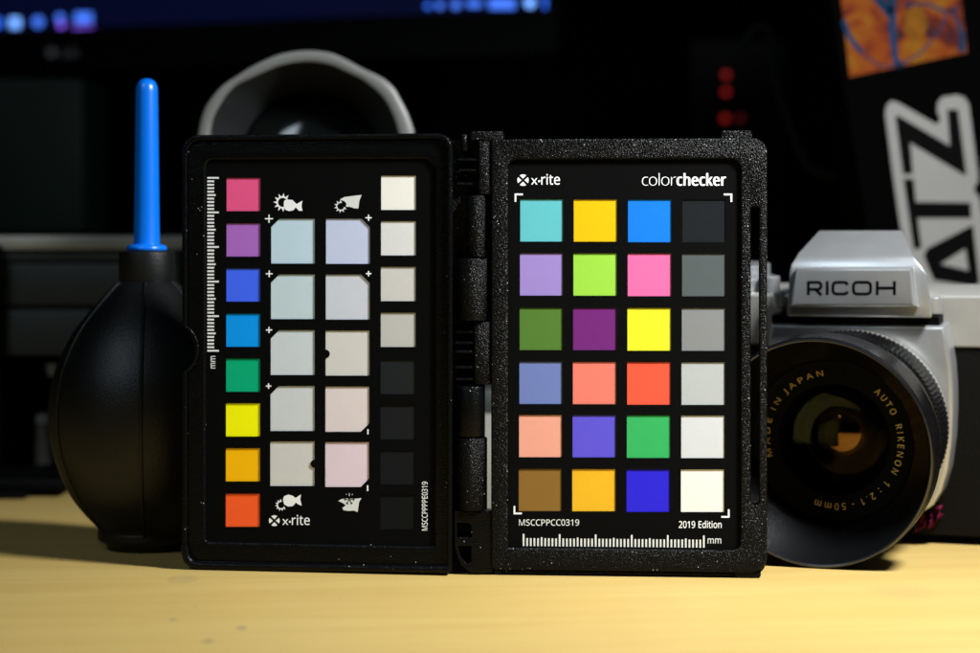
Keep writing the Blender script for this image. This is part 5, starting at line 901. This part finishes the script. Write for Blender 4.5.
obj('art_blotch', SP.shapes([[(905, 14), (914, 5), (924, 10), (928, 26), (922, 40), (912, 42), (905, 30)]], 0.565), ob_, art)

# black cable
pts = [P(x, y, 1000) for x, y in catmull([(738, 52), (752, 32), (766, 26), (772, 45), (775, 80), (790, 125), (806, 162), (830, 176), (870, 178), (900, 200)], 6)]
cb = obj('cable', tube(pts, 1.8, 10), mat('dark_grey_cable', (0.005, 0.0055, 0.006), 0.6, spec=0.15)); tag(cb, 'thin dark grey cable curving down in the gloom beside the stickered case', 'cable')

# shelf unit on a stand at the left
LD = 900.0; ls = F / LD
su = thing('drawer_unit', (P(60, 480, LD)[0], 900, 0), 'charcoal drawer unit with a pale top edge behind the blower at the left', 'drawer unit')
def fb(px0, px1, py0, py1, D0, D1, b=0.0): return pbox(px0, px1, py0, py1, D0, D1)
obj('unit_shell', fb(-60, 250, 250.5, 356, 903, 1030), M['darkgrey'], su, bevel=.6)
obj('top_ledge', fb(-60, 250, 236, 249.5, 897, 1032), mat('worn_grey_metal_ledge', (0.30, 0.295, 0.265), 0.45, 0.2, vary=(40, .3)), su, bevel=.6)
obj('drawer_front', fb(4, 250, 252, 260.5, 899.5, 902.9), M['darkgrey'], su, bevel=.4)
obj('drawer_front', fb(4, 250, 263.5, 305, 899.5, 902.9), M['darkgrey'], su, bevel=.5)
obj('drawer_front', fb(4, 250, 310, 355, 898.5, 902.9), M['darkgrey'], su, bevel=.5)
obj('side_post', fb(-60, 1, 245, 505, 893, 896.5), M['dark'], su, bevel=.4)
obj('shade_block', fb(-60, 200, 357, 484.5, 950, 1020), M['dark'], su, bevel=1)  # black block added so the space under the unit stays dark
bs = [(x, z) for x, z in rr(-215, -133, 845, 1020, 6)]
V, Fc = slab([bs], 0, 1, 0); 
obj('base_plate', box(-330, P(66, 490, 848)[0], 848, 1010, 2.0, 7), M['dark'], su, bevel=1.2)
obj('rubber_foot', box(-330, P(27, 490, 846)[0], 842, 870, 0, 2.6), M['dark'], su, bevel=.6)
obj('foot_strut', tube([P(46, 484, 905), P(43, 424, 905)], [5.0, 2.6], 20), mat('brown_grey_metal', (0.09, 0.085, 0.07), 0.4, .3), su)
obj('glint_stub', tube([P(43.5, 423, 905), P(43.5, 414, 905)], [3.2, 2.8], 16), M['hoodrim'], su)  # pale stub shaped in place of a small light reflection
obj('glint_stub', tube([P(53, 376, 905), P(52, 364, 905)], [1.6, 2.6], 16), M['hoodrim'], su)  # second pale stub, a white highlight made as a solid piece

# dark green box under the monitor, upper left
gb = obj('box_file', pbox(-60, 83, 78, 232, 1130, 1200), mat('dark_green_board', (0.0012, 0.0048, 0.0035), 0.6, spec=0.1, vary=(20, .2)), bevel=1.5)

tag(gb, 'dark green upright box file under the left end of the monitor', 'box file')
# small magenta cloth under the lens mount
pts = catmull([(917, 520), (924, 512), (930, 516), (936, 507), (943, 505)], 4)
V, Fc = [], []
for i, (x, y) in enumerate(pts):
    D_ = 716 + 3 * math.sin(i * 1.3)
    for q in range(5):
        p = P(x + 1.5 * math.sin(q + i), y + q * 3.2, D_ + 1.5 * math.sin(q * 2.1 + i * .7)); V.append((p[0], p[1], max(p[2], .3)))
for i in range(len(pts) - 1):
    for q in range(4): Fc.append((5 * i + q, 5 * i + q + 1, 5 * i + q + 6, 5 * i + q + 5))
mg = obj('cloth_scrap', (V, Fc), mat('magenta_cloth', (0.08, 0.003, 0.02), 0.9, spec=0.1, vary=(300, .4)))
sol = mg.modifiers.new('thickness', 'SOLIDIFY'); sol.thickness = 0.0005
tag(mg, 'small crumpled magenta cloth tucked under the film camera', 'cloth')
